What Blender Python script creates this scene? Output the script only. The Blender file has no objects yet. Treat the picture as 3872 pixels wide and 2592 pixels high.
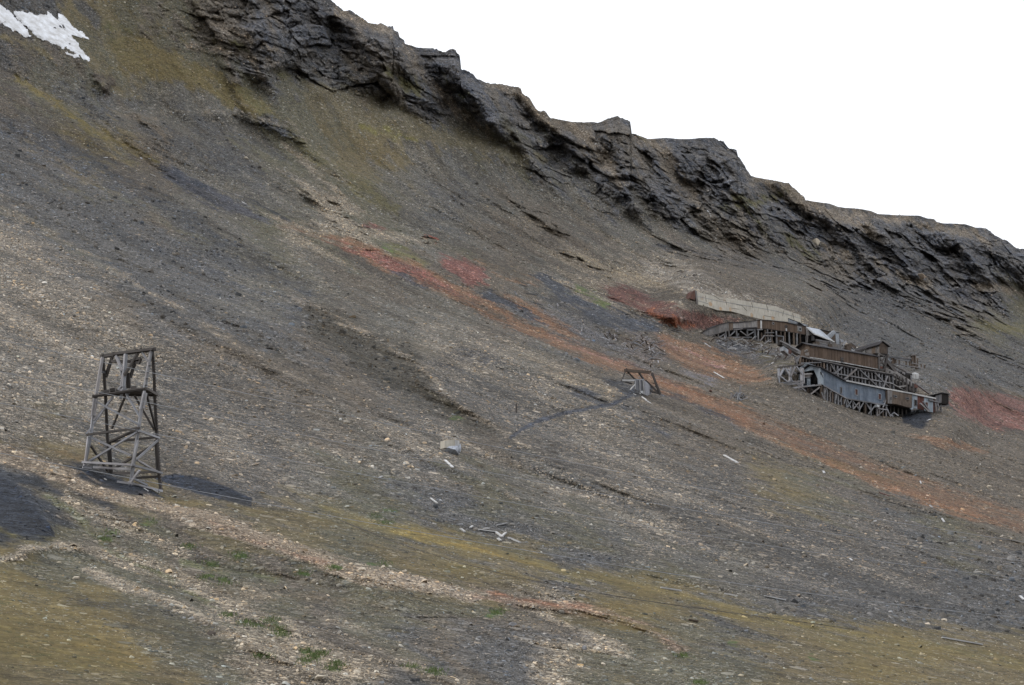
import bpy, math, random
import numpy as np
from mathutils import Vector
R = math.radians
C = bpy.context.scene.collection
rng = np.random.default_rng(7)
random.seed(7)

# ------------------------------------------------------------------ camera
PITCH = 14.0
FPX = 8200.0                       # focal length in pixels of the 3872 px wide photograph
CAMZ = 1.7
cam_d = bpy.data.cameras.new('camera'); cam = bpy.data.objects.new('camera', cam_d); C.objects.link(cam)
cam_d.sensor_width = 36.0; cam_d.lens = 36.0*FPX/3872.0
cam.location = (0, 0, CAMZ); cam.rotation_euler = (R(90+PITCH), 0, 0)
cam_d.clip_start = 0.5; cam_d.clip_end = 8000
bpy.context.scene.camera = cam

# ------------------------------------------------------------------ world: overcast sky
SUN_EL, SUN_AZ = 32.0, -88.0      # azimuth from +Y, clockwise
w = bpy.data.worlds.new("World"); bpy.context.scene.world = w; w.use_nodes = True
nt = w.node_tree; nt.nodes.clear()
out = nt.nodes.new('ShaderNodeOutputWorld'); bg = nt.nodes.new('ShaderNodeBackground')
sky = nt.nodes.new('ShaderNodeTexSky'); sky.sky_type = 'NISHITA'; sky.sun_disc = False
sky.sun_elevation = R(SUN_EL); sky.sun_rotation = R(SUN_AZ)
bw = nt.nodes.new('ShaderNodeRGBToBW')
mixs = nt.nodes.new('ShaderNodeMix'); mixs.data_type = 'RGBA'
mixs.inputs['Factor'].default_value = 0.86
nt.links.new(sky.outputs[0], mixs.inputs['A'])
# the cloud deck: almost even white, a little brighter overhead
geo = nt.nodes.new('ShaderNodeTexCoord'); sep = nt.nodes.new('ShaderNodeSeparateXYZ')
nt.links.new(geo.outputs['Generated'], sep.inputs[0])
rmp = nt.nodes.new('ShaderNodeValToRGB')
rmp.color_ramp.elements[0].position = 0.0; rmp.color_ramp.elements[0].color = (10.6, 10.8, 11.2, 1)
rmp.color_ramp.elements[1].position = 0.9; rmp.color_ramp.elements[1].color = (15.6, 16.1, 17.0, 1)
nt.links.new(sep.outputs['Z'], rmp.inputs[0])
nt.links.new(rmp.outputs[0], mixs.inputs['B'])
nt.links.new(mixs.outputs['Result'], bg.inputs['Color'])
bg.inputs['Strength'].default_value = 0.100
nt.links.new(bg.outputs[0], out.inputs[0])

sd = bpy.data.lights.new('sun', 'SUN'); so = bpy.data.objects.new('sun', sd); C.objects.link(so)
sd.energy = 1.5; sd.angle = R(10); sd.color = (1.0, 0.96, 0.90)
so.rotation_euler = (R(90-SUN_EL), 0, R(-SUN_AZ+180))
vs = bpy.context.scene.view_settings
vs.view_transform = 'Standard'; vs.look = 'None'; vs.gamma = 1.0; vs.use_curve_mapping = False
vs.exposure = 0.16

# ------------------------------------------------------------------ helpers: rays and noise
cp, sp_ = math.cos(R(PITCH)), math.sin(R(PITCH))
def ray(px, py):
    """direction (x,y,z) of the sight line, for placing things where the survey of the photo puts them"""
    dx = (np.asarray(px, float)-1936.0)/FPX; dz = -(np.asarray(py, float)-1296.0)/FPX
    return np.stack([dx, cp - dz*sp_, sp_ + dz*cp], -1)
CAM = np.array([0, 0, CAMZ])
TH = R(38)                                      # bearing of the mountain's contour lines
U = np.array([-math.sin(TH), math.cos(TH), 0])  # uphill (horizontal)
S = np.array([math.cos(TH), math.sin(TH), 0])   # along the slope

PW = np.array([-400, 0, 40, 75, 110, 146, 220, 330, 420, 470, 500, 520, 560, 900])
PH = np.array([-2.5, -1.7, 1.2, 9.0, 18.5, 30.5, 60, 110, 160, 194, 232, 266, 335, 900])
# smooth the slope profile
_w = np.linspace(-400, 900, 2601); _h = np.interp(_w, PW, PH)
_k = np.hanning(41); _k /= _k.sum()
_hp = np.concatenate([np.full(20, _h[0]), _h, _h[-1]+np.arange(1, 21)*(_h[-1]-_h[-2])])
_h = np.convolve(_hp, _k, 'valid')
def H(wv): return np.interp(wv, _w, _h)

_tab = np.random.default_rng(11).random((64, 64, 64)).astype(np.float32)
def vnoise(x, y, z):
    xi = np.floor(x).astype(np.int32); yi = np.floor(y).astype(np.int32); zi = np.floor(z).astype(np.int32)
    fx = (x-xi).astype(np.float32); fy = (y-yi).astype(np.float32); fz = (z-zi).astype(np.float32)
    fx = fx*fx*(3-2*fx); fy = fy*fy*(3-2*fy); fz = fz*fz*(3-2*fz)
    x0 = xi & 63; x1 = (xi+1) & 63; y0 = yi & 63; y1 = (yi+1) & 63; z0 = zi & 63; z1 = (zi+1) & 63
    def L(a, b, t): return a+(b-a)*t
    return L(L(L(_tab[x0, y0, z0], _tab[x1, y0, z0], fx), L(_tab[x0, y1, z0], _tab[x1, y1, z0], fx), fy),
             L(L(_tab[x0, y0, z1], _tab[x1, y0, z1], fx), L(_tab[x0, y1, z1], _tab[x1, y1, z1], fx), fy), fz)*2-1
def fbm(x, y, z, o=4, g=0.5):
    a = 1.0; r = 0; n = 0
    for i in range(o):
        r = r + a*vnoise(x*2**i+i*7.3, y*2**i+i*3.1, z*2**i+i*5.7); n += a; a *= g
    return r/n
def cells(x, y, z, rnd=.9):
    """random value of the nearest cell and the gap to the next one: broken angular blocks"""
    xi = np.floor(x).astype(np.int32); yi = np.floor(y).astype(np.int32); zi = np.floor(z).astype(np.int32)
    d1 = np.full(x.shape, 9., np.float32); d2 = d1.copy(); val = np.zeros(x.shape, np.float32)
    for a in (-1, 0, 1):
        for b in (-1, 0, 1):
            for c in (-1, 0, 1):
                cx, cy, cz = (xi+a) & 63, (yi+b) & 63, (zi+c) & 63
                px_ = xi+a+_tab[cx, cy, cz]*rnd; py_ = yi+b+_tab[cy, cz, cx]*rnd; pz_ = zi+c+_tab[cz, cx, cy]*rnd
                d = (x-px_)**2+(y-py_)**2+(z-pz_)**2
                m = d < d1
                d2 = np.where(m, d1, np.minimum(d2, d)); val = np.where(m, _tab[cx, cz, cy], val); d1 = np.where(m, d, d1)
    return val, np.sqrt(d2)-np.sqrt(d1)
def ridged(x, y, z, o=4):
    a = 1.0; r = 0; n = 0
    for i in range(o):
        r = r + a*(1-np.abs(vnoise(x*2**i+i*9.1, y*2**i+i*4.4, z*2**i+i*2.2))*2); n += a; a *= .5
    return r/n

def polydist(px, py, pts):
    """distance in px to a polyline, and the parameter along it"""
    best = np.full(px.shape, 1e9, np.float32); side = np.zeros(px.shape, np.float32); par = np.zeros(px.shape, np.float32)
    n = len(pts)-1
    for i in range(n):
        (x0, y0), (x1, y1) = pts[i], pts[i+1]
        dx, dy = x1-x0, y1-y0; L2 = dx*dx+dy*dy+1e-9
        t = np.clip(((px-x0)*dx+(py-y0)*dy)/L2, 0, 1)
        d = np.hypot(px-x0-t*dx, py-y0-t*dy)
        m = d < best
        best = np.where(m, d, best)
        side = np.where(m, np.sign((px-x0)*dy-(py-y0)*dx), side)
        par = np.where(m, (i+t)/n, par)
    return best, side, par
def inpoly(px, py, pts):
    ins = np.zeros(px.shape, bool); n = len(pts)
    for i in range(n):
        (x0, y0), (x1, y1) = pts[i], pts[(i+1) % n]
        if y0 == y1: continue
        c = ((y0 > py) != (y1 > py)) & (px < (x1-x0)*(py-y0)/(y1-y0)+x0)
        ins ^= c
    return ins
O = 1.6533
def ov(*a): return [(a[i]*O, a[i+1]*O) for i in range(0, len(a), 2)]   # measured on the 2342 px overview

# ------------------------------------------------------------------ where the mountain's skyline runs
sk = [(-2700, -1900), (-900, -1050), (0, -600), (700, -300), (1100, -90), (1251, 0), (1276, 22), (1300, 42)]
z2 = [0,68,45,72,80,95,125,120,160,150,190,163,235,165,250,156,262,158,290,175,325,186,328,180,338,182,341,205,372,217,374,232,380,255,398,265,412,278,417,303,450,308,500,325,560,330,600,328,622,338,630,329,640,345,680,355,710,354,714,337,740,334,762,342,775,365,793,383,795,425,798,468,805,478,830,478,855,490,880,505,900,530,935,553,1000,570,1060,572,1110,585,1190,592,1207,605,1215,630,1235,650,1260,665,1280,690,1295,720,1310,742,1330,755,1365,757,1385,775,1405,800,1460,815,1560,832,1640,835,1700,833,1730,838,1760,825,1820,803,1865,794,1900,808,1950,825,1956,842,1958,885,1962,908,1990,918,2040,935,2070,948,2120,946,2200,940]
sk += [(1300+z2[i]/1.802, z2[i+1]/1.802) for i in range(2, len(z2), 2)]
z3 = [0,228,80,226,170,218,240,222,262,240,298,243,305,260,330,290,385,303,395,345,430,390,450,435,485,480,560,497,640,510,740,530,760,550,800,580,820,605,848,625,855,645,920,655,1020,668,1070,688,1120,696,1215,702,1300,718,1345,738,1420,743,1492,747,1497,741,1502,747,1630,750,1680,768,1730,773,1745,790,1790,803,1850,803,1940,808,2010,830,2080,833,2110,855,2140,880,2200,910,2250,935,2290,970,2320,980,2343,975]
sk += [(2572+z3[i]/1.802, 400+z3[i+1]/1.802) for i in range(0, len(z3), 2)]
sk += [(4200, 1010), (4700, 1200), (6700, 2050)]
sk = np.array(sk)

# ------------------------------------------------------------------ ground grid: one row of points per sight line
cols = np.concatenate([np.arange(-2600, -760, 46.), np.arange(-760, -20, 12.), np.arange(-20, 3892, 3.0), np.arange(3892, 4640, 12.), np.arange(4640, 6600, 46.)])
NR_IN = 860
ysky = np.interp(cols, sk[:, 0], sk[:, 1])
infr = (cols > 1250) & (cols < 3880)
jag = vnoise(cols*.11, cols*0+3.3, cols*0)*2.6 + vnoise(cols*.31, cols*0+9.3, cols*0)*2.0
smoothz = np.interp(cols, [1250, 1540, 1560, 1620, 1640, 2080, 2100, 2260, 2280, 2400, 2420, 2680, 2700, 2850, 2870, 2970, 2980, 3050, 3060, 3560, 3580, 3700, 3710, 3872],
                          [1, .9, .3, .3, 1, 1, .3, .5, 1, .9, .4, .2, 1, 1, .3, .4, 1, 1, .15, .2, .2, .3, .9, .9])
ysky = ysky + jag*smoothz
rr = np.concatenate([np.linspace(3290, 2680, 34)[:-1], np.full(NR_IN, 0.)])
PXg = np.repeat(cols[None, :], len(rr), 0)
tt = np.linspace(0, 1, NR_IN)
PYg = np.empty_like(PXg)
PYg[:33] = rr[:33, None]
_ks = np.hanning(101); _ks /= _ks.sum()          # lower rows follow a smoothed skyline, the last ones the traced one
ysm = np.convolve(np.concatenate([np.full(50, ysky[0]), ysky, np.full(50, ysky[-1])]), _ks, 'valid')
PYg[33:] = 2680 + (ysm[None, :]-2680)*tt[:, None] + (ysky-ysm)[None, :]*(np.clip((tt-.80)/.20, 0, 1)**1.8)[:, None]
NRr, NCc = PXg.shape

def base_depth(px, py):
    d = ray(px, py); ku = d @ U; kz = d[..., 2]
    lo = np.full(kz.shape, 5.0); hi = np.full(kz.shape, 3000.0)
    for _ in range(46):
        mid = .5*(lo+hi)
        f = CAMZ+kz*mid - H(ku*mid)
        up = f > 0
        lo = np.where(up, mid, lo); hi = np.where(up, hi, mid)
    return .5*(lo+hi)
D0 = base_depth(PXg, PYg)
RAY = ray(PXg, PYg)

# ---- vertical planes of the mine buildings (horizontal direction E1, normal E2 towards the valley)
TB = R(35)
E1 = np.array([math.cos(TB), math.sin(TB), 0]); E2 = np.array([math.sin(TB), -math.cos(TB), 0]); E3 = np.array([0, 0, 1.])
def hit(px, py, anchor, n):
    d = ray(px, py); t = ((anchor-CAM) @ n)/(d @ n)
    return CAM + d*t
def ZA(x, y): return (2560+x/2.13, 1100+y/2.13)
def ZB(x, y): return (2900+x/3.733, 1200+y/3.733)
def GA(x, y): return (2620+x/5.093, 1180+y/5.093)
def RB(x, y): return (3280+x/4.125, 1260+y/4.125)
def ZT(x, y): return (200+x/2.24, 1250+y/2.24)
def basept(px, py): return CAM + ray(px, py)*base_depth(np.array(px, float), np.array(py, float))
A1 = basept(*ZB(925, 1210))                     # front shed wall plane
A2 = A1 - E2*6.5                                # bunker and loading house plane
A3 = basept(*GA(900, 500)) - E2*1.0             # upper gallery plane
A4 = A3 - E2*7.0                                # concrete wall plane
def tdepth(p, px, py): return np.linalg.norm(p-CAM)/np.linalg.norm(ray(px, py))
cons = []                                       # where the ground has to meet what stands on it
def con(pt, anchor, n=E2, off=0.0):
    p = hit(pt[0], pt[1], anchor, n) - E2*off
    cons.append((pt[0], pt[1], tdepth(p, *pt)))
for q in [(560,1060),(760,1130),(925,1210),(1100,1270),(1300,1335),(1470,1400),(1700,1430)]: con(ZB(*q), A1)
for q in [(430,1310),(560,1330),(800,1350),(1030,1250),(1150,1225)]: con(RB(*q), A1, off=0.3)
for q in [(420,640),(380,560)]: con(ZB(*q), A2)
for q in [(1000,880),(1150,960)]: con(RB(*q), A2, off=2)
for q in [(230,480),(480,500),(850,520),(1200,590),(1520,660),(1850,700)]: con(GA(*q), A3)
for q in [(300,280),(700,120)]: con(GA(*q), A3, off=5)
for q in [(160,110),(430,160),(640,205),(950,250)]: con(ZA(*q), A4)
for q in [(230,15),(500,60),(800,125),(1000,200)]: con(ZA(*q), A4, off=1.5)
for q in [(1320,450),(1500,500)]: con(ZA(*q), A3, off=1)
# tower feet
T0 = float(base_depth(np.array(ZT(660, 1310)[0]), np.array(ZT(660, 1310)[1])))
TOFF = dict(FR=0.0, FL=1.8, BR=3.2, BL=5.0)
FEET = dict(FR=ZT(658, 1312), FL=ZT(272, 1160), BR=ZT(918, 1372), BL=ZT(492, 1222))
for k in FEET: cons.append((FEET[k][0], FEET[k][1], T0+TOFF[k]))
cons = np.array(cons)
lr = np.log(cons[:, 2]/base_depth(cons[:, 0], cons[:, 1]))
def corr(px, py):
    num = np.zeros(px.shape); den = np.zeros(px.shape); m = np.zeros(px.shape)
    for (cx, cy, _), l in zip(cons, lr):
        rad = 70.0 if cx < 1000 else 85.0
        d2 = ((px-cx)**2+((py-cy)*1.3)**2)/rad**2
        wv = np.exp(-np.minimum(d2, 60)); num += wv*l; den += wv
        m = np.maximum(m, np.exp(-np.minimum(d2/1.2, 60)))
    return num/(den+0.12), m
cv, cm = corr(PXg, PYg)
D1 = D0*np.exp(cv)
P1 = CAM + RAY*D1[..., None]
sC = (P1 @ S); wC = (P1 @ U); zC = P1[..., 2]

# ------------------------------------------------------------------ what the ground is made of
#        soil colour     stone colour     density cliff moss   (sRGB as the eye reads them, made linear below)
ZN = {
 'K': ((78, 81, 89), (120, 116, 112), .25, 1.0, .10),
 'k': ((94, 87, 78), (134, 122, 108), .35, .75, .12),
 'd': ((76, 75, 74), (112, 110, 108), .45, .15, .08),
 'g': ((92, 88, 80), (134, 128, 116), .38, .12, .10),
 'p': ((99, 94, 86), (160, 147, 129), .60, .05, .03),
 'b': ((88, 80, 71), (124, 114, 100), .40, .15, .12),
 'm': ((106, 94, 66), (138, 128, 106), .16, .08, .5),
 'y': ((118, 102, 60), (138, 130, 105), .10, .0, .7),
 'v': ((88, 85, 69), (122, 118, 104), .34, .08, .35),
 's': ((84, 81, 77), (142, 130, 114), .26, .0, .02),
 'r': ((124, 73, 62), (160, 124, 110), .30, .05, .0),
 'o': ((120, 84, 58), (150, 127, 104), .28, .05, .1),
 'c': ((112, 102, 88), (172, 157, 134), .80, .25, .08),
 'C': ((50, 54, 61), (74, 79, 87), .15, .0, .0),
 'W': ((150, 140, 128), (185, 176, 160), .5, .3, .0),
}
def lin(c):
    a = np.array([((v/255+.055)/1.055)**2.4 if v/255 > .04045 else v/255/12.92 for v in c])
    return (a*.86 + a.mean()*.14)*np.array([1.0, 1.0, 1.01])
ALB = 1.0
PR = {k: np.concatenate([lin(v[0])*ALB, lin(v[1])*ALB, [v[2], v[3], v[4]]]) for k, v in ZN.items()}
ZMAP = ["d d m v k k K K K K K K K K K K K K K K K K K K",
        "d b v m v k K K k K K K K K K K K K K K K K K K",
        "b v d g g g v v m K K K k k K K K K K K K K K K",
        "d b m b d d v v m g g v K K k K K K K K K K K K",
        "d d d b g g g c v g d g g g K K K K k k K K K K",
        "p d d d d g v c v g g b b b g g k k K K K K K K",
        "p p d d d g g g b b b b g c c c b b g k K K K K",
        "p p p b d d d b g g g b d d b b b b b d d d k v",
        "p p p p s b b b s g p p g b b b b b b b d d d d",
        "p p p s s s s b b s s s s p s b b b b b b b b b",
        "p m s s s p s p g p p b s s p s b b b b b b b b",
        "C b C m b s s g v d d v g p s p s s m v b b b b",
        "C v b v b m m m v v d d d v g p s s s s s d v b",
        "y v v v b v b v v m m y m d d v g g s s s s d d",
        "y y y v v c v b v v v b b c m y m d d d d d d d",
        "y m m m v v c c c d b d d c v v v v m m y y m m"]
ZMAP = [r.split() for r in ZMAP]
zarr = np.stack([[PR[ch] for ch in r] for r in ZMAP])           # 16 x 24 x 9
# ragged, downhill-drawn zone borders
al = fbm(sC/7, wC/60, zC/70, 4)*330; ac = fbm(sC/16+50, wC/60, zC/70, 4)*90
wx = al*.88 + ac*.4 + fbm(sC/3.0, wC/8, zC/9, 3)*40
wy = al*.46 - ac*.8 + fbm(sC/3.0+40, wC/8, zC/9, 3)*26
gx = np.clip((PXg+wx)/161.33-.5, 0, 22.999); gy = np.clip((PYg+wy)/161.33-.5, 0, 14.999)
ix = gx.astype(int); iy = gy.astype(int); fx = (gx-ix)[..., None]; fy = (gy-iy)[..., None]
_n1 = np.clip(.5+fbm(sC/3.1+13, wC/5.2, zC/6, 5, .66)*1.4, 0, 1)[..., None]; _n2 = np.clip(.5+fbm(sC/3.1+73, wC/5.2, zC/6, 5, .66)*1.4, 0, 1)[..., None]
fx = np.clip((fx-_n1)/.55+.5, 0, 1)*.75+fx*.25; fy = np.clip((fy-_n2)/.55+.5, 0, 1)*.75+fy*.25
Q = (zarr[iy, ix]*(1-fx)+zarr[iy, ix+1]*fx)*(1-fy) + (zarr[iy+1, ix]*(1-fx)+zarr[iy+1, ix+1]*fx)*fy
# which patch of ground gets which cover: a mottled pattern instead of a smooth blend
nzm = fbm(sC/2.6+33, wC/4.2, zC/4.5, 5, .68)
nzm = np.clip(.5+nzm*1.45, 0, 1)
ex = fbm(sC/2.2+9, wC/4.5, zC/5, 4)*34; ey = fbm(sC/2.2+29, wC/4.5, zC/5, 4)*22
PXw = PXg+ex; PYw = PYg+ey
def paint(pts, code, soft=14, k=1.0, width=None, warp=1.0, tint=None):
    global Q
    a = np.array(pts); pad = (width or 0)+soft*2+60
    x0, y0 = a.min(0)-pad; x1, y1 = a.max(0)+pad
    m = (PXg > x0) & (PXg < x1) & (PYg > y0) & (PYg < y1)
    if not m.any(): return
    qx = PXg[m]+ex[m]*warp; qy = PYg[m]+ey[m]*warp
    if width is None:
        d, _, _ = polydist(qx, qy, list(pts)+[pts[0]])
        d = np.where(inpoly(qx, qy, pts), d, -d)
    else:
        d, _, _ = polydist(qx, qy, pts); d = width-d
    f = np.clip(d/soft*.6+.5, 0, 1)*k
    f = np.where(f >= .999, 1, np.clip((f-nzm[m])/.5+.5, 0, 1)*.7+f*.3)*np.clip(f*8, 0, 1)
    tgt = PR[code] if tint is None else np.concatenate([lin(tint[0]), lin(tint[1]), PR[code][6:]])
    Q[m] = Q[m]*(1-f[:, None]) + tgt*f[:, None]
# --- cliff band: pale scree in the gullies, mossy ledges
for pts, wd in [(ov(925,108,965,170,1000,215,1060,262,1120,320), 15), (ov(1125,195,1190,215,1235,262,1270,300), 13),
                (ov(1275,280,1330,300,1370,350,1420,420), 20), (ov(1480,320,1520,350,1545,410,1590,450), 22),
                (ov(1735,412,1790,425,1840,470), 17), (ov(1850,467,1930,500,2010,545), 16), (ov(1960,490,2080,505,2140,525), 11),
                (ov(2150,520,2230,535,2270,560), 14), (ov(2000,600,2060,640,2120,650), 12), (ov(1880,555,1930,590), 10),
                (ov(770,25,830,50,900,80), 16), (ov(2230,650,2342,670), 12), (ov(480,50,600,105,660,130), 8), (ov(430,100,640,150), 6)]:
    paint(pts, 'g', 18, .97, wd, tint=((116, 105, 91), (156, 142, 124)))
for pts, wd in [(ov(885,165,930,185,960,210), 20), (ov(1135,315,1185,345), 18), (ov(1690,450,1650,480,1720,470,1790,440), 12),
                (ov(1800,545,1870,595), 11), (ov(500,100,560,110), 10), (ov(240,60,320,70), 12), (ov(1720,490,1760,530), 12),
                (ov(1160,300,1220,340), 10), (ov(640,170,720,180), 10), (ov(1470,290,1480,330), 5), (ov(1010,170,1060,220), 9)]:
    paint(pts, 'm', 18, .55, wd, tint=((88, 86, 50), (110, 106, 80)))
paint(ov(640,100,760,120,870,190,880,240,820,215,700,180,640,160), 'K', 20, .6, tint=((84, 86, 90), (118, 118, 118)))
for pts, wd in [(ov(800,60,880,190,905,245), 9), (ov(1450,400,1490,470,1530,500), 12), (ov(1700,480,1740,560), 10), (ov(2205,660,2230,700), 18),
                (ov(1990,560,2080,600,2140,640), 14), (ov(1130,290,1230,340), 10), (ov(1290,330,1370,390), 9), (ov(2130,590,2200,640), 14)]:
    paint(pts, 'K', 14, .7, wd, tint=((46, 48, 57), (66, 68, 76)))
for pts, wd in [(ov(1500,560,1700,600,1900,640,2100,690), 14), (ov(1900,660,2050,700,2200,735), 16), (ov(2240,800,2380,860), 22), (ov(2140,820,2240,870), 18), (ov(1950,760,2060,800), 14)]:
    paint(pts, 'k', 18, .55, wd, tint=((70, 70, 74), (108, 106, 104)))
paint(ov(2240,745,2380,760), 'm', 14, .7, 18, tint=((100, 94, 62), (120, 116, 90)))
# --- talus cone under the cliffs, moss and grass ribbons
paint(ov(700,185,870,222,1000,285,1150,325,1245,365,1180,385,1040,340,900,315,780,290,690,240), 'v', 26, .75, tint=((102, 94, 72), (138, 130, 112)))
paint(ov(240,95,330,85,470,150,590,225,660,290,600,285,500,225,380,180,270,160), 'm', 22, .9, tint=((104, 92, 56), (136, 122, 92)))
paint(ov(560,215,640,290,720,350,830,430,900,475), 'm', 18, .8, 20, tint=((98, 92, 60), (130, 124, 100)))
paint(ov(820,290,870,300,950,320), 'm', 14, .7, 10, tint=((112, 106, 52), (140, 134, 90)))
paint(ov(0,85,60,100,115,135), 'm', 12, .8, 10)
paint(ov(40,180,130,235,200,290,300,340,362,372), 'm', 12, .85, 13, tint=((112, 98, 50), (130, 120, 88)))
paint(ov(215,290,290,335), 'y', 10, .6, 6)
paint(ov(790,440,900,520,1000,560,1100,600,1200,640), 'v', 18, .6, 12)
paint(ov(860,555,930,570,985,605,930,608), 'm', 14, .8, tint=((98, 96, 52), (120, 120, 90)))
paint(ov(870,560,900,575), 'm', 8, .7, 6, tint=((84, 110, 48), (110, 120, 80)))
paint(ov(1315,662,1350,675,1390,700), 'm', 8, .9, 8, tint=((88, 102, 50), (110, 118, 80)))
paint(ov(0,475,90,520,200,590,260,620), 'v', 14, .6, 12)
paint(ov(950,890,1010,920,1060,950), 'm', 14, .6, 14, tint=((84, 80, 46), (110, 106, 80)))
# --- wet dark hollow left of the centre
paint(ov(690,690,760,705,850,760,950,800,985,850,990,900,1060,945,1130,985,1080,985,1000,950,920,900,820,840,720,770), 'b', 30, .92, tint=((60, 56, 48), (98, 92, 82)))
paint(ov(0,290,110,330,250,400,380,470,500,560,640,640,700,680), 'd', 30, .55, 42, tint=((60, 62, 66), (104, 106, 110)))
paint(ov(330,570,480,620,640,700,700,735), 'd', 20, .5, 22, tint=((58, 59, 62), (104, 106, 110)))
paint(ov(540,250,640,270,690,330,660,320,600,290), 'd', 16, .7, tint=((60, 63, 70), (96, 99, 106)))
paint(ov(110,420,330,480,470,560), 'v', 26, .45, 16)
# pale gravel tongues
paint(ov(720,460,760,470,800,500,850,520,930,540,1000,560,960,560,860,545,790,535,730,490), 'c', 14, .8)
paint(ov(320,265,350,280,380,320), 'k', 12, .8, 12, tint=((100, 88, 72), (136, 120, 100)))
paint(ov(215,175,250,190,240,215), 'k', 10, .8, 12, tint=((70, 62, 54), (112, 98, 84)))
paint(ov(1120,440,1220,480,1280,520), 'k', 24, .7, 26, tint=((92, 84, 72), (130, 118, 104)))
paint(ov(1180,500,1230,520), 'c', 20, .45, 20)
paint(ov(1010,1060,1100,1110,1200,1160,1300,1200), 'v', 30, .4, 24)
paint(ov(960,745,1010,770,960,790), 's', 20, .6, 18, tint=((116, 108, 96), (160, 148, 130)))
paint(ov(1180,800,1280,850,1400,900), 'p', 30, .7, 22, tint=((112, 102, 86), (176, 158, 132)))
paint(ov(1000,740,1150,780,1280,840), 'p', 30, .5, 16)
paint(ov(985,815,1060,795,1180,830,1100,842,1010,848), 's', 18, .7, tint=((74, 72, 72), (140, 130, 114)))
# cream rubble and scraped rock above the mine
paint(ov(1480,580,1560,600,1660,660,1740,690,1700,700,1600,690,1560,660,1470,640), 'c', 18, .7, tint=((136, 126, 114), (180, 170, 154)))
paint(ov(1400,610,1500,640,1560,670,1480,650,1380,640), 'c', 16, .7, tint=((126, 112, 92), (178, 162, 134)))
paint(ov(1280,575,1330,590,1400,620), 'c', 14, .7, 12, tint=((118, 104, 82), (168, 150, 118)))
paint(ov(1740,700,1840,740,1920,780,1960,800), 'c', 24, .5, 22)
paint(ov(1280,560,1500,600,1640,660), 'b', 20, .3, 20)
# --- burnt red and orange shale
paint(ov(738,540,790,545,870,573,960,598,1020,640,1080,672,1130,692,1190,727,1260,762,1330,792,1400,817,1500,853,1600,892,1700,932,1780,960,1870,1000,1960,1040,2060,1075,2200,1120,2380,1180,2380,1225,2180,1175,2040,1125,1900,1068,1760,1008,1640,950,1540,908,1450,868,1360,832,1280,800,1200,765,1120,725,1050,690,960,652,880,617,800,577), 'o', 13, .92)
paint(ov(745,545,870,585,960,615,1040,665,1100,690,1030,672,950,640,860,600), 'r', 14, .85)
paint(ov(1260,768,1330,798,1420,830,1480,850), 'r', 14, .6, 7, tint=((138, 98, 82), (176, 140, 120)))
paint(ov(1500,870,1700,955,1850,1015,1960,1060), 'o', 16, .6, 9, tint=((134, 78, 46), (160, 120, 90)))
paint(ov(1900,1050,2000,1090,2100,1110), 'm', 16, .6, 12, tint=((112, 82, 44), (130, 110, 80)))
paint(ov(1000,583,1060,592,1108,618,1118,655,1060,650,1018,615), 'r', 10, .95, tint=((108, 66, 58), (156, 112, 100)))
paint(ov(975,541,1000,547), 'r', 5, .9, 3, tint=((150, 60, 40), (170, 90, 70)))
paint(ov(830,515,880,525), 'r', 12, .7, 8, tint=((112, 74, 68), (140, 104, 96)))
paint(ov(1130,672,1220,695,1290,735,1345,785,1290,770,1210,720), 'o', 14, .9)
paint(ov(1090,600,1150,625,1230,650), 'o', 16, .5, 12)
paint(ov(1370,652,1450,662,1500,688,1600,712,1690,735,1610,752,1540,748,1500,725,1440,700,1395,682), 'r', 12, .9, tint=((98, 64, 56), (142, 104, 90)))
paint(ov(1470,695,1520,722,1590,745,1540,748,1490,720), 'o', 8, .9, tint=((136, 76, 50), (170, 110, 78)))
paint(ov(1495,765,1600,788,1690,822,1770,870,1700,880,1590,850,1510,810), 'o', 16, .85)
paint(ov(1510,785,1590,812,1650,840), 'r', 14, .6, 10, tint=((128, 92, 84), (160, 130, 120)))
paint(ov(1560,850,1640,872,1600,880), 's', 12, .6, 7, tint=((112, 108, 112), (140, 134, 134)))
paint(ov(2160,905,2195,880,2260,900,2400,925,2400,980,2280,985,2200,950), 'r', 14, .85, tint=((114, 76, 66), (150, 112, 100)))
paint(ov(2300,960,2400,1000), 'r', 14, .6, 12)
paint(ov(2080,998,2180,1005,2260,1035,2170,1028), 'o', 12, .8)
paint(ov(640,515,700,530,750,545), 'o', 10, .6, 6)
paint(ov(1750,965,2000,1060,2200,1130,2380,1200), 'b', 16, .44, 46)
paint(ov(1640,925,1760,975), 'b', 14, .35, 12)
# --- pale stone rims and dark gully floors, relief shading painted into their tones
for pts, wd, tn in [(ov(-20,462,150,552,300,642,450,732,620,832,800,937,930,1012,1060,1072,1180,1140), 9, ((112, 104, 92), (164, 148, 126))),
                    (ov(660,672,760,722,860,772,960,840,1060,935,1170,1000,1300,1068,1420,1115,1600,1185,1750,1225), 8, ((116, 106, 92), (172, 156, 134))),
                    (ov(360,258,560,258,660,290,740,360,800,420), 6, ((104, 97, 86), (150, 138, 120))), (ov(0,150,70,185,160,245,310,345,430,432), 6, ((106, 98, 84), (150, 138, 118)))]:
    paint(pts, 'p', 12, .62, wd, tint=tn)
for pts, wd in [(ov(20,452,200,545,350,632,500,727,650,817,800,902,940,975,1000,1010), 11), (ov(700,705,820,785,930,865,1060,948,1170,1010), 12), (ov(640,650,560,560,440,480,330,420,200,330), 8),
                (ov(860,560,960,640,1100,700,1200,750), 6), (ov(400,260,520,330,640,430,720,520), 7), (ov(1700,1005,1900,1085,2100,1180,2250,1290), 12), (ov(880,330,1000,420,1130,520,1230,600), 9), (ov(1150,360,1260,440,1400,540), 9)]:
    paint(pts, 'b', 14, .55, wd, tint=((66, 62, 55), (100, 95, 88)))
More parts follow.
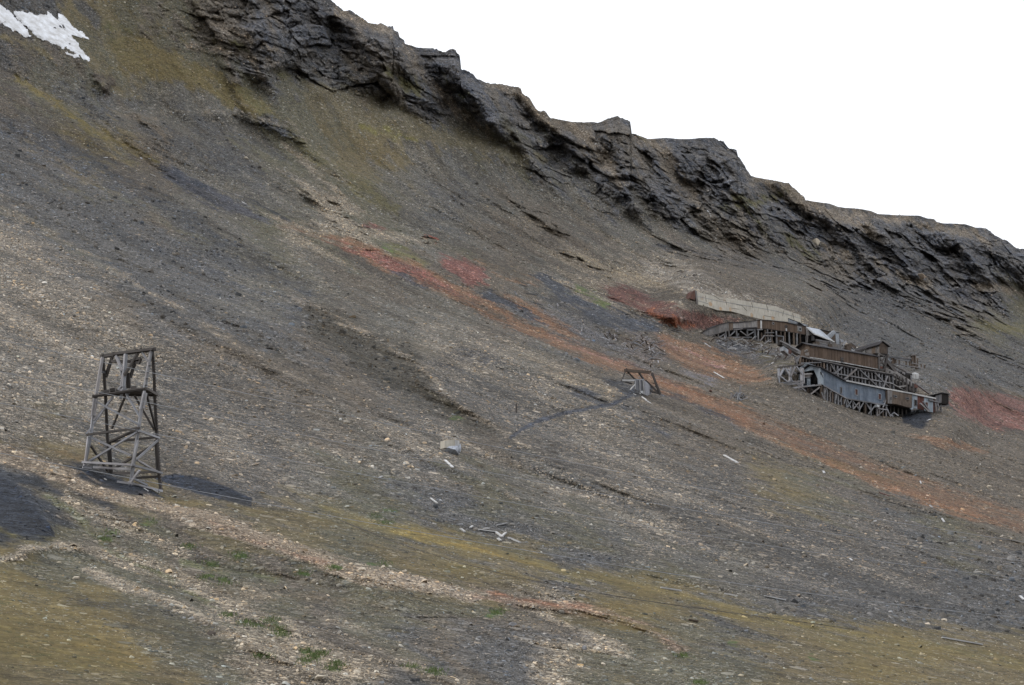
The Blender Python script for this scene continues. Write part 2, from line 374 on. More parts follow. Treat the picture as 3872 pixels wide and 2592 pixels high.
# --- coal and ash spills
CT = ((62, 64, 69), (94, 96, 102))
paint(ov(352,372,385,375,470,425,520,450,570,480,640,520,560,492,500,475,440,445,385,410), 'C', 9, .95, tint=((74, 74, 79), (100, 100, 104)))
paint(ov(360,374,400,392,470,432), 'C', 9, .8, 5)
paint(ov(530,443,560,450,610,475,670,510,600,482,560,465), 'C', 10, .7)
paint(ov(895,620,935,628,980,662,940,652), 'C', 8, .85, tint=CT)
paint(ov(1092,664,1130,664,1200,708,1250,742,1160,702,1110,685), 'C', 8, .9, tint=CT)
paint(ov(1222,625,1250,626,1290,652,1330,688,1440,718,1515,747,1500,762,1400,757,1350,738,1300,695,1250,658), 'C', 12, .85, tint=((62, 65, 72), (110, 112, 115)))
paint(ov(1340,770,1420,800,1450,815), 'C', 10, .6, 7)
paint(ov(1225,690,1300,700,1400,770,1480,830,1560,880,1500,860,1380,800,1290,750), 'd', 22, .6, tint=((74, 72, 74), (130, 128, 128)))
paint(ov(1425,765,1500,770,1530,830,1480,835,1430,800), 'd', 16, .7, tint=((84, 76, 74), (150, 138, 130)))
paint(ov(1375,868,1430,870,1475,905,1440,905), 'C', 10, .8, tint=CT)
paint(ov(1495,895,1560,915,1650,955,1700,985), 'C', 12, .75, 9, tint=CT)
paint(ov(1300,888,1350,893,1390,922,1360,928,1320,912), 'C', 12, .8, tint=CT)
paint(ov(1420,930,1470,960,1530,1000), 'C', 14, .6, 9, tint=CT)
paint(ov(1168,1000,1195,982,1225,966,1290,945,1400,925,1440,905,1450,888), 'C', 5, 1.0, 7, warp=.15, tint=((66, 68, 75), (96, 98, 104)))
paint(ov(1700,905,1745,915), 'C', 8, .7, 5)
paint(ov(1640,770,1720,790,1800,810,1830,850,1760,840,1690,815,1640,790), 'd', 14, .7, tint=((66, 66, 72), (120, 118, 118)))
paint(ov(0,1090,40,1118,85,1165,112,1198,135,1245,60,1238,-40,1215,-40,1090), 'C', 4, 1.0, warp=.3, tint=((40, 45, 54), (54, 59, 70)))
paint(ov(0,1215,60,1235,130,1240), 'm', 12, .7, 10, tint=((84, 78, 40), (100, 96, 70)))
paint(ov(140,1062,230,1082,300,1105,345,1120,385,1142,300,1132,240,1118,190,1092), 'C', 4, 1.0, warp=.25, tint=((41, 46, 55), (56, 61, 72)))
paint(ov(350,1095,400,1083,450,1092,520,1115,578,1140,578,1165,480,1137,400,1115), 'C', 4, 1.0, warp=.3, tint=((44, 49, 59), (60, 66, 77)))
paint([RB(540,1240), RB(690,1180), RB(850,1180), RB(1020,1240), RB(960,1380), RB(850,1500), RB(700,1470), RB(560,1400)], 'C', 8, 1.0, warp=.3, tint=((38, 41, 48), (54, 58, 66)))
paint([GA(560,600), GA(900,540), GA(1200,640), GA(1600,800), GA(1850,900), GA(1500,900), GA(1000,760)], 'd', 14, .8, tint=((60, 62, 68), (120, 120, 122)))
paint([GA(1300,800), GA(1600,960), GA(1900,1000)], 'm', 16, .6, 14, tint=((84, 76, 48), (110, 100, 80)))
for q in [(1255,1020), (1270,1035), (1245,1018)]: paint([(q[0]*O-24, q[1]*O-2), (q[0]*O+22, q[1]*O+4)], 'K', 5, .8, 3, tint=((48, 45, 42), (60, 58, 56)))
paint(ov(1230,1030,1290,1058,1380,1085), 's', 14, .7, 13, tint=((72, 67, 62), (110, 104, 96)))
# --- the lower meadow bands and stony banks
paint(ov(740,1175,880,1205,1100,1252,1300,1310,1500,1352,1700,1400,2000,1455,2380,1530), 'y', 24, .9, 20, tint=((118, 104, 60), (140, 130, 100)))
paint(ov(900,1215,1100,1258,1250,1300), 'y', 14, .7, 8, tint=((138, 116, 52), (150, 138, 90)))
paint(ov(1560,1385,1700,1410,1900,1450), 'y', 14, .6, 8, tint=((130, 112, 54), (150, 138, 90)))
paint(ov(395,1142,520,1160,650,1180,760,1200,900,1240,1100,1300,1250,1345), 'm', 20, .75, 17, tint=((106, 92, 58), (138, 128, 100)))
paint(ov(840,1130,950,1180,1100,1240,1250,1290), 'v', 16, .5, 12)
paint(ov(0,1010,100,1035,190,1050), 'm', 14, .5, 9, tint=((112, 92, 60), (140, 124, 96)))
bank = ov(-20,1035,90,1070,190,1110,290,1140,400,1170,520,1205,620,1240,720,1280,850,1318,980,1345,1080,1365)
paint(bank, 'c', 12, 1.0, 30, tint=((128, 112, 94), (178, 160, 136)))
paint(ov(1080,1365,1200,1385,1320,1395,1420,1415,1500,1450,1560,1490), 'c', 16, .7, 16, tint=((124, 96, 78), (176, 150, 126)))
paint(ov(1120,1365,1250,1380,1400,1400), 'o', 12, .6, 9, tint=((136, 92, 66), (170, 130, 104)))
paint(ov(480,1200,600,1240,740,1290), 'c', 10, .5, 10, tint=((132, 104, 84), (180, 150, 124)))
paint(ov(-20,1290,60,1262,130,1248,220,1262), 'c', 12, .95, 15)
paint(ov(150,1145,230,1180,330,1225,420,1270), 'c', 14, .85, 22)
paint(ov(230,1265,330,1300,420,1335,520,1380), 'c', 16, .85, 30)
paint(ov(200,1310,300,1350,400,1385,480,1420,560,1470,640,1510,720,1545,800,1570), 'c', 14, .95, 20)
paint(ov(480,1390,600,1420,720,1455,850,1500,1000,1545,1100,1590), 'c', 18, .9, 28)
paint(ov(700,1500,850,1540), 'c', 14, .6, 14)
paint(ov(110,1130,180,1180,230,1240), 'v', 12, .75, 9, tint=((94, 96, 64), (130, 128, 108)))
paint(ov(230,1240,300,1290,380,1330,480,1385,560,1420,640,1460), 'v', 12, .6, 8, tint=((98, 100, 64), (130, 130, 108)))
paint(ov(420,1290,540,1310,640,1330), 'v', 16, .6, 14, tint=((94, 96, 60), (130, 130, 108)))
paint(ov(500,1350,700,1370,900,1400), 'b', 26, .6, 22, tint=((88, 76, 58), (124, 112, 92)))
paint(ov(700,1430,800,1480,900,1500), 'b', 26, .6, 24, tint=((78, 68, 56), (114, 108, 100)))
paint(ov(1850,1470,2100,1530,2380,1580), 'm', 26, .5, 20)
paint(ov(-20,1450,120,1480,250,1520,300,1590), 'y', 40, .8, 60, tint=((114, 98, 50), (134, 122, 84)))
paint(ov(150,1370,350,1390,500,1440), 'v', 26, .5, 22, tint=((84, 80, 66), (110, 108, 106)))
for q in [(240,1232),(256,1218),(505,1328),(470,1322),(765,1300),(690,1312),(520,1408),(585,1432),(640,1440),(720,1500),(700,1515),(760,1530),
          (990,1535),(940,1525),(700,1490),(620,1420),(545,1268),(435,1250),(1040,952),(480,1290),(345,1192),(890,1168),(880,1195),(600,1502),(1600,1562),(1560,1500),(860,1180),(1680,1468),(1860,1500),(850,1290),(1130,1402)]:
    paint([(q[0]*O-14, q[1]*O), (q[0]*O+16, q[1]*O+3)], 'm', 6, .85, 6, tint=((72, 98, 46), (96, 110, 70)))
COLA = Q[..., 0:3].copy(); COLB = Q[..., 3:6].copy(); DENS = Q[..., 6]; CLIFF = Q[..., 7]; MOSS = Q[..., 8]
# gentle drifts of tone inside every zone
dr = 1+.16*fbm(sC/9+3, wC/30, zC/40, 4)+.12*fbm(sC/1.6, wC/3.4, zC/4, 3)
COLA *= dr[..., None]
band = fbm(sC/5.5+90, wC/80, zC/120, 5, .6)*np.clip(1-CLIFF, 0, 1)      # sorted bands of finer and coarser scree down the slope
COLA *= (1+.55*band)[..., None]; COLB *= (1+.35*band)[..., None]; DENS = np.clip(DENS*(1+1.3*band), 0, 1)
dx = fbm(sC/4+70, wC/14, zC/20, 3)
COLA *= np.stack([1+.10*dx, 1+.02*dx, 1-.10*dx], -1)

# ------------------------------------------------------------------ relief (metres towards the viewer)
amp = 1-.5*np.clip(cm, 0, 1)
DNB = 0
nf = np.clip(D1/330, .22, 1)                     # roughness grows with the size of the forms higher up
cw_ = np.clip(cm*1.6, 0, 1)
disp = (fbm(sC/38, wC/95, zC/90, 4)*7.0*(1-cw_) + fbm(sC/9+5, wC/60, zC/60, 3)*3.0*(1-cw_)*np.clip((wC-60)/120, 0.15, 1))*np.clip(D1/200, .3, 1)
disp += fbm(sC/5, wC/9, zC/9, 4)*.6*nf
disp += fbm(sC/3.2+8, wC/3.6, zC/3.2, 3)*.6*np.clip(1.1-MOSS*1.6, .3, 1)*np.clip(DENS*2.2, .25, 1)*nf
disp += fbm(sC/1.1, wC/1.3, zC/1.3, 4)*.24*(.5+DENS)*nf + fbm(sC/.45, wC/.45, zC/.45, 3)*.12*nf
# cliffs: buttresses, gullies and beds of rock
zb = zC - sC*.17 + fbm(sC/25, wC/25, zC/25, 4)*6
strata = np.abs(((zb/6.1) % 1)-.5)*2
def blur(A, k):
    for ax in (0, 1):
        B = np.cumsum(A, axis=ax); n = A.shape[ax]
        i1 = np.clip(np.arange(n)+k, 0, n-1); i0 = np.clip(np.arange(n)-k-1, 0, n-1)
        A = (np.take(B, i1, ax)-np.take(B, i0, ax))/(i1-i0).reshape((-1, 1) if ax == 0 else (1, -1))
    return A
CLB = blur(blur(CLIFF, 9), 7)
cl = np.clip(CLB*1.25-.08, 0, 1); cl = cl*cl*(3-2*cl)
butt = ridged(sC/34+2.2, wC/300, zC/260, 2)
disp += cl*(butt*7.5 + ridged(sC/14, wC/40, zC/55, 2)*2.2 + (strata**2)*1.5*(0.4+fbm(sC/14, wC/14, zC/9, 3))
            + fbm(sC/6, wC/6, zb/4, 3)*1.0 + fbm(sC/2.3, wC/2.3, zb/1.4, 3)*.5 + fbm(sC/.9, wC/.9, zC/.9, 2)*.12)
outc = np.zeros(PXg.shape)
for q in [(760,462,840,525), (840,520,990,560), (1150,440,1290,540), (1290,575,1400,625), (1500,590,1640,650), (320,270,385,330), (212,178,250,212), (1400,690,1640,745), (1480,420,1560,500), (560,262,690,320), (600,115,760,170), (1750,545,1800,580)]:
    d, _, _ = polydist(PXg, PYg, ov(*q)); outc = np.maximum(outc, np.exp(-(d/24)**2)*.55)
cl = np.maximum(cl, outc)
mm = cl > .04                                     # angular blocks and ledges broken out of the beds
sw, ww, zz = sC[mm], wC[mm], zb[mm]
j1 = fbm(sw/5, ww/5, zz/5, 3)*2.0
for size, am in ((13.0, 4.2), (5.5, 2.1), (2.2, .8)):
    v, gap = cells((sw+j1)/size, (ww+j1)/size, zz/(size*.62))
    disp[mm] += cl[mm]*am*((v-.5) - .24*np.exp(-gap*9))
    if size > 5: COLA[mm] *= (1+(.34*(v-.5)*cl[mm]))[:, None]
disp += fbm(sC/6+3, wC/8, zC/5, 3)*.5*np.clip(CLB*2.5, 0, 1)
def relief(pts, width, hgt, side=0, pw=1.5):
    """a bank (+) or channel (-) along a line; side makes one flank longer"""
    global disp
    a = np.array(pts); pad = width*3
    x0, y0 = a.min(0)-pad; x1, y1 = a.max(0)+pad
    m = (PXg > x0) & (PXg < x1) & (PYg > y0) & (PYg < y1)
    if not m.any(): return
    d, s, par = polydist(PXg[m]+ex[m]*.35, PYg[m]+ey[m]*.35, pts)
    wd = width*np.where(s == side, 2.6, 1.0) if side else width
    end = np.clip(np.minimum(par, 1-par)*6, 0, 1)
    disp[m] += hgt*end*np.exp(-(d/wd)**pw)*amp[m]
# buttress crests that carry the teeth of the skyline, and the gullies beside them
for pts in [ov(740,-5,800,60,860,140,890,240), ov(1046,122,1040,180,1100,250,1135,318), ov(1195,205,1250,262,1320,340,1362,388),
            ov(1438,280,1420,340,1480,420,1530,480), ov(1645,322,1690,400,1700,450,1780,560), ov(1812,425,1870,500,1960,580),
            ov(905,70,880,100,940,180,1010,260), ov(2130,505,2190,560,2280,640), ov(1000,110,1000,130), ov(560,40,620,120,640,165),
            ov(2240,525,2290,580,2342,620), ov(780,380,700,460)]:
    relief(pts, 62, 5.5, side=1, pw=1.3)
for pts in [ov(700,20,800,110,868,200,905,250), ov(950,110,985,180,1060,262,1110,320), ov(1120,190,1190,240,1270,330,1310,380), ov(1265,275,1340,310,1400,400),
            ov(1475,320,1530,370,1580,440,1620,500), ov(1735,410,1800,450,1880,540,1920,600), ov(1860,470,1990,560,2060,620), ov(2080,500,2200,610,2260,700)]:
    relief(pts, 46, -5.0, side=-1, pw=1.3)
relief(ov(560,130,760,190,880,245,1000,290,1150,330,1250,375,1400,450), 40, -3.0, side=-1)
relief(ov(600,235,760,205,900,270,1100,340,1250,400), 40, 2.5)
# long rims and gullies on the lower slope
relief(ov(-20,470,150,560,300,650,450,740,620,840,800,945,930,1020,1060,1080,1200,1150), 39, 3.2, side=1)
relief(ov(40,470,200,560,350,645,500,740,650,830,800,915,940,985), 26, -3.5)
relief(ov(640,660,700,690,860,765,960,830,1060,930,1170,995,1300,1062,1420,1110,1600,1180), 33, 2.9)
relief(ov(700,720,820,800,930,880,1060,960,1170,1015), 33, -2.9)
relief(ov(0,160,60,185,150,245,300,345,420,430,520,480), 21, -2.2)
relief(ov(360,262,560,262,680,310,740,370), 33, 2.9)
relief(ov(150,290,400,330,660,400,760,480), 45, 1.9)
relief(ov(760,540,900,590,1050,680,1250,785,1450,865,1700,960), 20, 1.4)
relief(ov(1700,1010,1900,1090,2100,1190,2250,1300), 33, -2.2)
relief(ov(940,830,1060,790,1200,830,1400,900,1600,990), 75, 3.8)
for q in [(770,470,840,520), (1150,440,1290,540), (1290,575,1400,620), (1500,590,1640,640), (320,270,380,330), (215,180,250,210), (1410,700,1640,745), (1480,420,1560,500)]:
    relief(ov(*q), 21, 3.5)
# foreground banks with their channels
K = 1.6
relief(bank, 26, 2.2*K, side=-1); relief(ov(130,1140,240,1190,330,1240,430,1290,560,1310,700,1335,860,1362), 24, -.7*K)
relief(ov(1080,1365,1200,1385,1320,1395,1420,1415,1500,1450,1560,1490), 18, .9*K)
relief(ov(-20,1290,60,1262,130,1248,220,1262), 22, .9*K); relief(ov(150,1160,200,1210,240,1250,330,1305,430,1362,560,1425), 18, -.6*K)
relief(ov(200,1310,300,1350,400,1385,480,1420,560,1470,640,1510,720,1545,800,1570), 18, .8*K)
relief(ov(480,1390,600,1420,720,1455,850,1500,1000,1545,1100,1590), 15, .8*K); relief(ov(560,1440,700,1500,820,1545), 18, -.5*K)
relief(ov(-20,1090,40,1112,90,1165,130,1230), 34, 1.2*K, side=-1)
relief(ov(600,1190,900,1260,1200,1330,1500,1400,1800,1455,2200,1530), 40, 1.1*K); relief(ov(980,1200,1300,1290,1600,1350,2000,1400), 24, -1.0*K)
disp = disp*amp
# the heap of coal dust beside the lower shed
d, _, _ = polydist(PXg, PYg, [RB(800, 1210), RB(800, 1340)])
disp += 3.0*np.clip(1-d/52, 0, 1)
# fade out on the skyline itself so that the traced outline holds
near = np.clip((PYg-ysky[None, :])/60, .25, 1)
DEPTH = D1 - disp*1.7*near
# excavated room behind and under the mine buildings
def tplane(plane_a, n): return ((plane_a-CAM) @ n)/(RAY @ n)
def clear(cv_, pts, anchor, marg, soft=9.0):
    global DEPTH
    q = [cv_(*p) for p in pts]; a = np.array(q); x0, y0 = a.min(0)-20; x1, y1 = a.max(0)+20
    m = (PXg > x0) & (PXg < x1) & (PYg > y0) & (PYg < y1)
    d, _, _ = polydist(PXg[m], PYg[m], q+[q[0]]); d = np.where(inpoly(PXg[m], PYg[m], q), d, -d)
    f = np.clip((d+soft*.4)/soft, 0, 1); T = tplane(anchor - E2*marg, E2)[m]
    DEPTH[m] = DEPTH[m] + np.maximum(T-DEPTH[m], 0)*f
clear(ZB, [(395,740),(570,630),(760,700),(1110,895),(1700,1020),(2240,1110),(2240,1250),(2000,1330),(1760,1390),(1460,1385),(1300,1325),(1100,1255),(925,1195),(760,1125),(560,1060),(400,900)], A1, 6.6)
clear(ZB, [(400,690),(450,420),(515,350),(1100,470),(1380,430),(1590,350),(1720,400),(1720,560),(2150,980),(2200,1110),(1700,1020),(1110,895),(760,700),(560,630)], A2, 5.5)
clear(GA, [(150,415),(380,290),(700,190),(1240,145),(1500,150),(1850,120),(2230,250),(2320,640),(2000,660),(1850,650),(1500,610),(1200,540),(850,500),(480,490),(280,480)], A3, 4.0)
clear(ZB, [(540,120),(1030,220),(1040,400),(1280,420),(1300,500),(900,430),(560,350)], A3, 5.0)
clear(ZA, [(140,-10),(650,90),(870,148),(1002,190),(1005,262),(700,236),(430,160),(240,128),(150,108)], A4, 1.3, 4.0)
clear(RB, [(1040,980),(1165,930),(1280,960),(1270,1130),(1150,1200),(1060,1200)], A1, 5.0)
clear(GA, [(1620,1060),(2130,1000),(2150,1420),(1640,1370)], A1, 4.5)
clear(GA, [(1640,560),(2060,760),(2010,860),(1660,690)], A2, 1.0)
P = CAM + RAY*DEPTH[..., None]

def at(px, py, lift=0.0):
    """point on the ground under a spot of the photograph (px of 3872)"""
    ci = np.interp(px, cols, np.arange(NCc)); c0 = int(min(ci, NCc-2)); fc = ci-c0
    pyc = PYg[:, c0]
    ri = np.interp(-py, -pyc, np.arange(NRr)); r0 = int(min(ri, NRr-2)); fr = ri-r0
    p = (P[r0, c0]*(1-fc)+P[r0, c0+1]*fc)*(1-fr)+(P[r0+1, c0]*(1-fc)+P[r0+1, c0+1]*fc)*fr
    return p + np.array([0, 0, lift])
def idx(px, py):
    c0 = int(round(float(np.interp(px, cols, np.arange(NCc))))); return int(round(float(np.interp(-py, -PYg[:, c0], np.arange(NRr))))), c0

# ------------------------------------------------------------------ mesh of the mountain; plateau runs on behind the skyline
BK = 10
back = []
for k in range(1, BK+1):
    q = P[-1].copy(); dist = 12.0*k**1.6
    q = q + U*dist; q[:, 2] = P[-1][:, 2] - .02*dist - 1.2
    back.append(q)
V = np.concatenate([P, np.stack(back)], 0)
def ext(A): return np.concatenate([A, np.repeat(A[-1:], BK, 0)], 0)
NRt = V.shape[0]
def grid_mesh(name, V, attrs):
    nr, nc = V.shape[:2]
    me = bpy.data.meshes.new(name)
    i = np.arange(nr*nc).reshape(nr, nc)
    f = np.stack([i[:-1, :-1], i[:-1, 1:], i[1:, 1:], i[1:, :-1]], -1).reshape(-1, 4)
    me.vertices.add(nr*nc); me.vertices.foreach_set('co', V.reshape(-1).astype(np.float32))
    me.loops.add(f.size); me.loops.foreach_set('vertex_index', f.reshape(-1).astype(np.int32))
    me.polygons.add(len(f)); me.polygons.foreach_set('loop_start', np.arange(0, f.size, 4, dtype=np.int32))
    me.polygons.foreach_set('loop_total', np.full(len(f), 4, np.int32))
    me.update(calc_edges=True)
    me.polygons.foreach_set('use_smooth', np.ones(len(f), bool))
    for n, A in attrs.items():
        at_ = me.attributes.new(n, 'FLOAT_COLOR', 'POINT')
        B = np.ones((nr*nc, 4), np.float32); B[:, :A.shape[-1]] = A.reshape(-1, A.shape[-1]); at_.data.foreach_set('color', B.reshape(-1))
    return me
PRM = np.stack([DENS, CLIFF, MOSS], -1)

def N(nt, t, **kw):
    n = nt.nodes.new(t)
    for k, v in kw.items():
        if k in n.inputs: n.inputs[k].default_value = v
        else: setattr(n, k, v)
    return n
def mth(nt, op, a, b=None, c=None, clamp=False):
    n = nt.nodes.new('ShaderNodeMath'); n.operation = op; n.use_clamp = clamp
    for i, v in enumerate((a, b, c)):
        if v is None: continue
        if isinstance(v, (int, float)): n.inputs[i].default_value = v
        else: nt.links.new(v, n.inputs[i])
    return n.outputs[0]
def mixc(nt, f, a, b, mode='MIX'):
    n = nt.nodes.new('ShaderNodeMix'); n.data_type = 'RGBA'; n.blend_type = mode
    for s, v in (('Factor', f), ('A', a), ('B', b)):
        if isinstance(v, (int, float)): n.inputs[s].default_value = v
        elif isinstance(v, tuple): n.inputs[s].default_value = (*v, 1) if len(v) == 3 else v
        else: nt.links.new(v, n.inputs[s])
    return n.outputs['Result']
def newmat(name):
    m = bpy.data.materials.new(name); m.use_nodes = True; nt = m.node_tree; nt.nodes.clear()
    o = nt.nodes.new('ShaderNodeOutputMaterial'); b = nt.nodes.new('ShaderNodeBsdfPrincipled'); nt.links.new(b.outputs[0], o.inputs[0])
    b.inputs['Roughness'].default_value = .92
    b.inputs['Specular IOR Level'].default_value = .2
    return m, nt, b

def ground_material():
    m, nt, b = newmat('rock scree and moss')
    L = nt.links.new
    a1 = N(nt, 'ShaderNodeAttribute', attribute_name='soil'); a2 = N(nt, 'ShaderNodeAttribute', attribute_name='stone'); a3 = N(nt, 'ShaderNodeAttribute', attribute_name='cover')
    sx = nt.nodes.new('ShaderNodeSeparateColor'); L(a3.outputs['Color'], sx.inputs[0])
    dens, clf, moss = sx.outputs[0], sx.outputs[1], sx.outputs[2]
    tc = nt.nodes.new('ShaderNodeNewGeometry'); pos = tc.outputs['Position']
    mp = nt.nodes.new('ShaderNodeMapping'); L(pos, mp.inputs[0]); mp.inputs['Scale'].default_value = (1, 1, 1.6)
    wn = N(nt, 'ShaderNodeTexNoise', Scale=1.4, Detail=2.0); L(pos, wn.inputs['Vector'])
    # broad + fine tone
    n1 = N(nt, 'ShaderNodeTexNoise', Scale=.55, Detail=9.0, Roughness=.72); L(mp.outputs[0], n1.inputs['Vector'])
    n2 = N(nt, 'ShaderNodeTexNoise', Scale=2.6, Detail=6.0, Roughness=.75); L(mp.outputs[0], n2.inputs['Vector'])
    tone = mth(nt, 'MAXIMUM', mth(nt, 'MULTIPLY_ADD', n1.outputs[0], 2.7, -.36), .12)
    tone2 = mth(nt, 'MULTIPLY_ADD', n2.outputs[0], 3.4, -.70)
    tone2 = mth(nt, 'MAXIMUM', tone2, .15)
    tone = mth(nt, 'MULTIPLY', tone, tone2)
    col = mixc(nt, 1.0, a1.outputs['Color'], tone, 'MULTIPLY')
    n7 = N(nt, 'ShaderNodeTexVoronoi', Scale=1.5, Randomness=1.0); L(mp.outputs[0], n7.inputs['Vector'])
    n8 = N(nt, 'ShaderNodeTexVoronoi', Scale=4.2, Randomness=1.0); L(mp.outputs[0], n8.inputs['Vector'])
    g7 = nt.nodes.new('ShaderNodeSeparateColor'); L(n7.outputs['Color'], g7.inputs[0]); g8 = nt.nodes.new('ShaderNodeSeparateColor'); L(n8.outputs['Color'], g8.inputs[0])
    grain = mth(nt, 'MULTIPLY', mth(nt, 'MULTIPLY_ADD', g7.outputs[0], .9, .55), mth(nt, 'MULTIPLY_ADD', g8.outputs[0], 1.1, .45))
    col = mixc(nt, mth(nt, 'SUBTRACT', 1.0, mth(nt, 'MULTIPLY', moss, 1.1, clamp=True)), col, mixc(nt, 1.0, col, grain, 'MULTIPLY'))
    hgt = mth(nt, 'ADD', mth(nt, 'MULTIPLY', n1.outputs[0], .8), mth(nt, 'ADD', mth(nt, 'MULTIPLY', g7.outputs[1], .22), mth(nt, 'MULTIPLY', g8.outputs[1], .10)))
    # dry moss and lichen mottling
    n3 = N(nt, 'ShaderNodeTexNoise', Scale=.9, Detail=9.0, Roughness=.8); L(pos, n3.inputs['Vector'])
    ms = mth(nt, 'MULTIPLY', mth(nt, 'MULTIPLY_ADD', n3.outputs[0], 11.0, -5.4, clamp=True), mth(nt, 'MULTIPLY', moss, 1.3, clamp=True))
    col = mixc(nt, ms, col, (.150, .115, .048))
    n4 = N(nt, 'ShaderNodeTexNoise', Scale=.6, Detail=9.0, Roughness=.8); L(pos, n4.inputs['Vector'])
    ms2 = mth(nt, 'MULTIPLY', mth(nt, 'MULTIPLY_ADD', n4.outputs[0], 11.0, -6.0, clamp=True), mth(nt, 'MULTIPLY', moss, 1.1, clamp=True))
    col = mixc(nt, ms2, col, (.092, .096, .042))
    # beds in the rock faces
    sq = nt.nodes.new('ShaderNodeSeparateXYZ'); L(pos, sq.inputs[0])
    dip = mth(nt, 'SUBTRACT', sq.outputs[2], mth(nt, 'ADD', mth(nt, 'MULTIPLY', sq.outputs[0], .134), mth(nt, 'MULTIPLY', sq.outputs[1], .105)))
    sz = nt.nodes.new('ShaderNodeCombineXYZ'); L(mth(nt, 'MULTIPLY', sq.outputs[0], .22), sz.inputs[0]); L(mth(nt, 'MULTIPLY', sq.outputs[1], .22), sz.inputs[1]); L(mth(nt, 'MULTIPLY', dip, 1.3), sz.inputs[2])
    n5 = N(nt, 'ShaderNodeTexNoise', Scale=1.0, Detail=8.0, Roughness=.68); L(sz.outputs[0], n5.inputs['Vector'])
    bed = mth(nt, 'MULTIPLY_ADD', n5.outputs[0], 2.2, -.10)
    cf = mth(nt, 'MULTIPLY', clf, .8, clamp=True)
    col = mixc(nt, cf, col, mixc(nt, 1.0, col, bed, 'MULTIPLY'))
    n6 = N(nt, 'ShaderNodeTexNoise', Scale=.16, Detail=10.0, Roughness=.72); L(pos, n6.inputs['Vector'])
    col = mixc(nt, mth(nt, 'MULTIPLY', cf, mth(nt, 'MULTIPLY_ADD', n6.outputs[0], 4.0, -1.75, clamp=True)), col, mixc(nt, 1.0, (.165, .142, .115), tone2, 'MULTIPLY'))
    col = mixc(nt, mth(nt, 'MULTIPLY', cf, mth(nt, 'MULTIPLY_ADD', n6.outputs[0], -6.0, 2.7, clamp=True)), col, mixc(nt, 1.0, (.034, .038, .048), tone2, 'MULTIPLY'))
    for bs, amt in ((.42, 1.1), (1.3, .45)):     # broken blocks along the beds
        vc = nt.nodes.new('ShaderNodeCombineXYZ'); L(sq.outputs[0], vc.inputs[0]); L(sq.outputs[1], vc.inputs[1]); L(mth(nt, 'MULTIPLY', dip, 2.4), vc.inputs[2])
        vb = N(nt, 'ShaderNodeTexVoronoi', Scale=bs, Randomness=1.0); L(vc.outputs[0], vb.inputs['Vector'])
        vs_ = nt.nodes.new('ShaderNodeSeparateColor'); L(vb.outputs['Color'], vs_.inputs[0])
        col = mixc(nt, cf, col, mixc(nt, 1.0, col, mth(nt, 'MULTIPLY_ADD', vs_.outputs[0], .9, .58), 'MULTIPLY'))
        hgt = mth(nt, 'ADD', hgt, mth(nt, 'MULTIPLY', mth(nt, 'MULTIPLY', mth(nt, 'SUBTRACT', vs_.outputs[1], vb.outputs['Distance']), cf), amt*.5))
    # stones of three sizes lying in the soil
    dn = mth(nt, 'MULTIPLY_ADD', n1.outputs[0], 2.2, -.45, clamp=True)
    for sc, th, off in ((5.5, .62, 0), (2.2, .5, 3.7), (.8, .22, 9.1)):
        mv = nt.nodes.new('ShaderNodeMapping'); L(pos, mv.inputs[0]); mv.inputs['Location'].default_value = (off, off*2, off)
        mv.inputs['Scale'].default_value = (1, .8, 1.7); mv.inputs['Rotation'].default_value = (0, .35, .5)
        vo = N(nt, 'ShaderNodeTexVoronoi', Scale=sc, Randomness=1.0); L(mv.outputs[0], vo.inputs['Vector'])
        sp = nt.nodes.new('ShaderNodeSeparateColor'); L(vo.outputs['Color'], sp.inputs[0])
        lim = mth(nt, 'MULTIPLY', mth(nt, 'MULTIPLY', dens, th*1.8), mth(nt, 'ADD', dn, .35))
        pick = mth(nt, 'LESS_THAN', sp.outputs[0], lim)
        rad = mth(nt, 'MULTIPLY_ADD', sp.outputs[1], .30, .22)
        ins = mth(nt, 'MULTIPLY', mth(nt, 'SUBTRACT', rad, vo.outputs['Distance']), 14.0, clamp=True)
        msk = mth(nt, 'MULTIPLY', pick, ins)
        br = mth(nt, 'MULTIPLY_ADD', sp.outputs[2], 1.0, .55)
        sc_ = mixc(nt, 1.0, a2.outputs['Color'], br, 'MULTIPLY')
        col = mixc(nt, msk, col, sc_)
        hgt = mth(nt, 'ADD', hgt, mth(nt, 'MULTIPLY', msk, .5/sc))
    hgt = mth(nt, 'ADD', hgt, mth(nt, 'MULTIPLY', n2.outputs[0], .28))
    hgt = mth(nt, 'ADD', hgt, mth(nt, 'MULTIPLY', mth(nt, 'MULTIPLY', n5.outputs[0], clf), .8))
    bp = N(nt, 'ShaderNodeBump', Strength=1.0, Distance=.8); L(hgt, bp.inputs['Height'])
    L(col, b.inputs['Base Color']); L(bp.outputs[0], b.inputs['Normal'])
    return m
MG = ground_material()
me = grid_mesh('mountainside', V, {'soil': ext(COLA), 'stone': ext(COLB), 'cover': ext(PRM)})
me.materials.append(MG)
ob = bpy.data.objects.new('mountainside', me); C.objects.link(ob); ob['kind'] = 'structure'
# the valley floor around the camera, out to the horizon
pts = []; xs = np.linspace(-3000, 3000, 61); ys = np.linspace(-3000, 60, 41)
G = np.zeros((41, 61, 3)); G[..., 0] = xs[None]; G[..., 1] = ys[:, None]
G[..., 2] = np.minimum(H(np.clip(G @ U, -400, 35)), -1.75) - .15
one = np.ones((41, 61, 1))
me = grid_mesh('valley_floor', G, {'soil': one*PR['m'][0:3], 'stone': one*PR['m'][3:6], 'cover': one*PR['m'][6:9]})
me.materials.append(MG); ob = bpy.data.objects.new('valley_floor', me); C.objects.link(ob); ob['kind'] = 'structure'
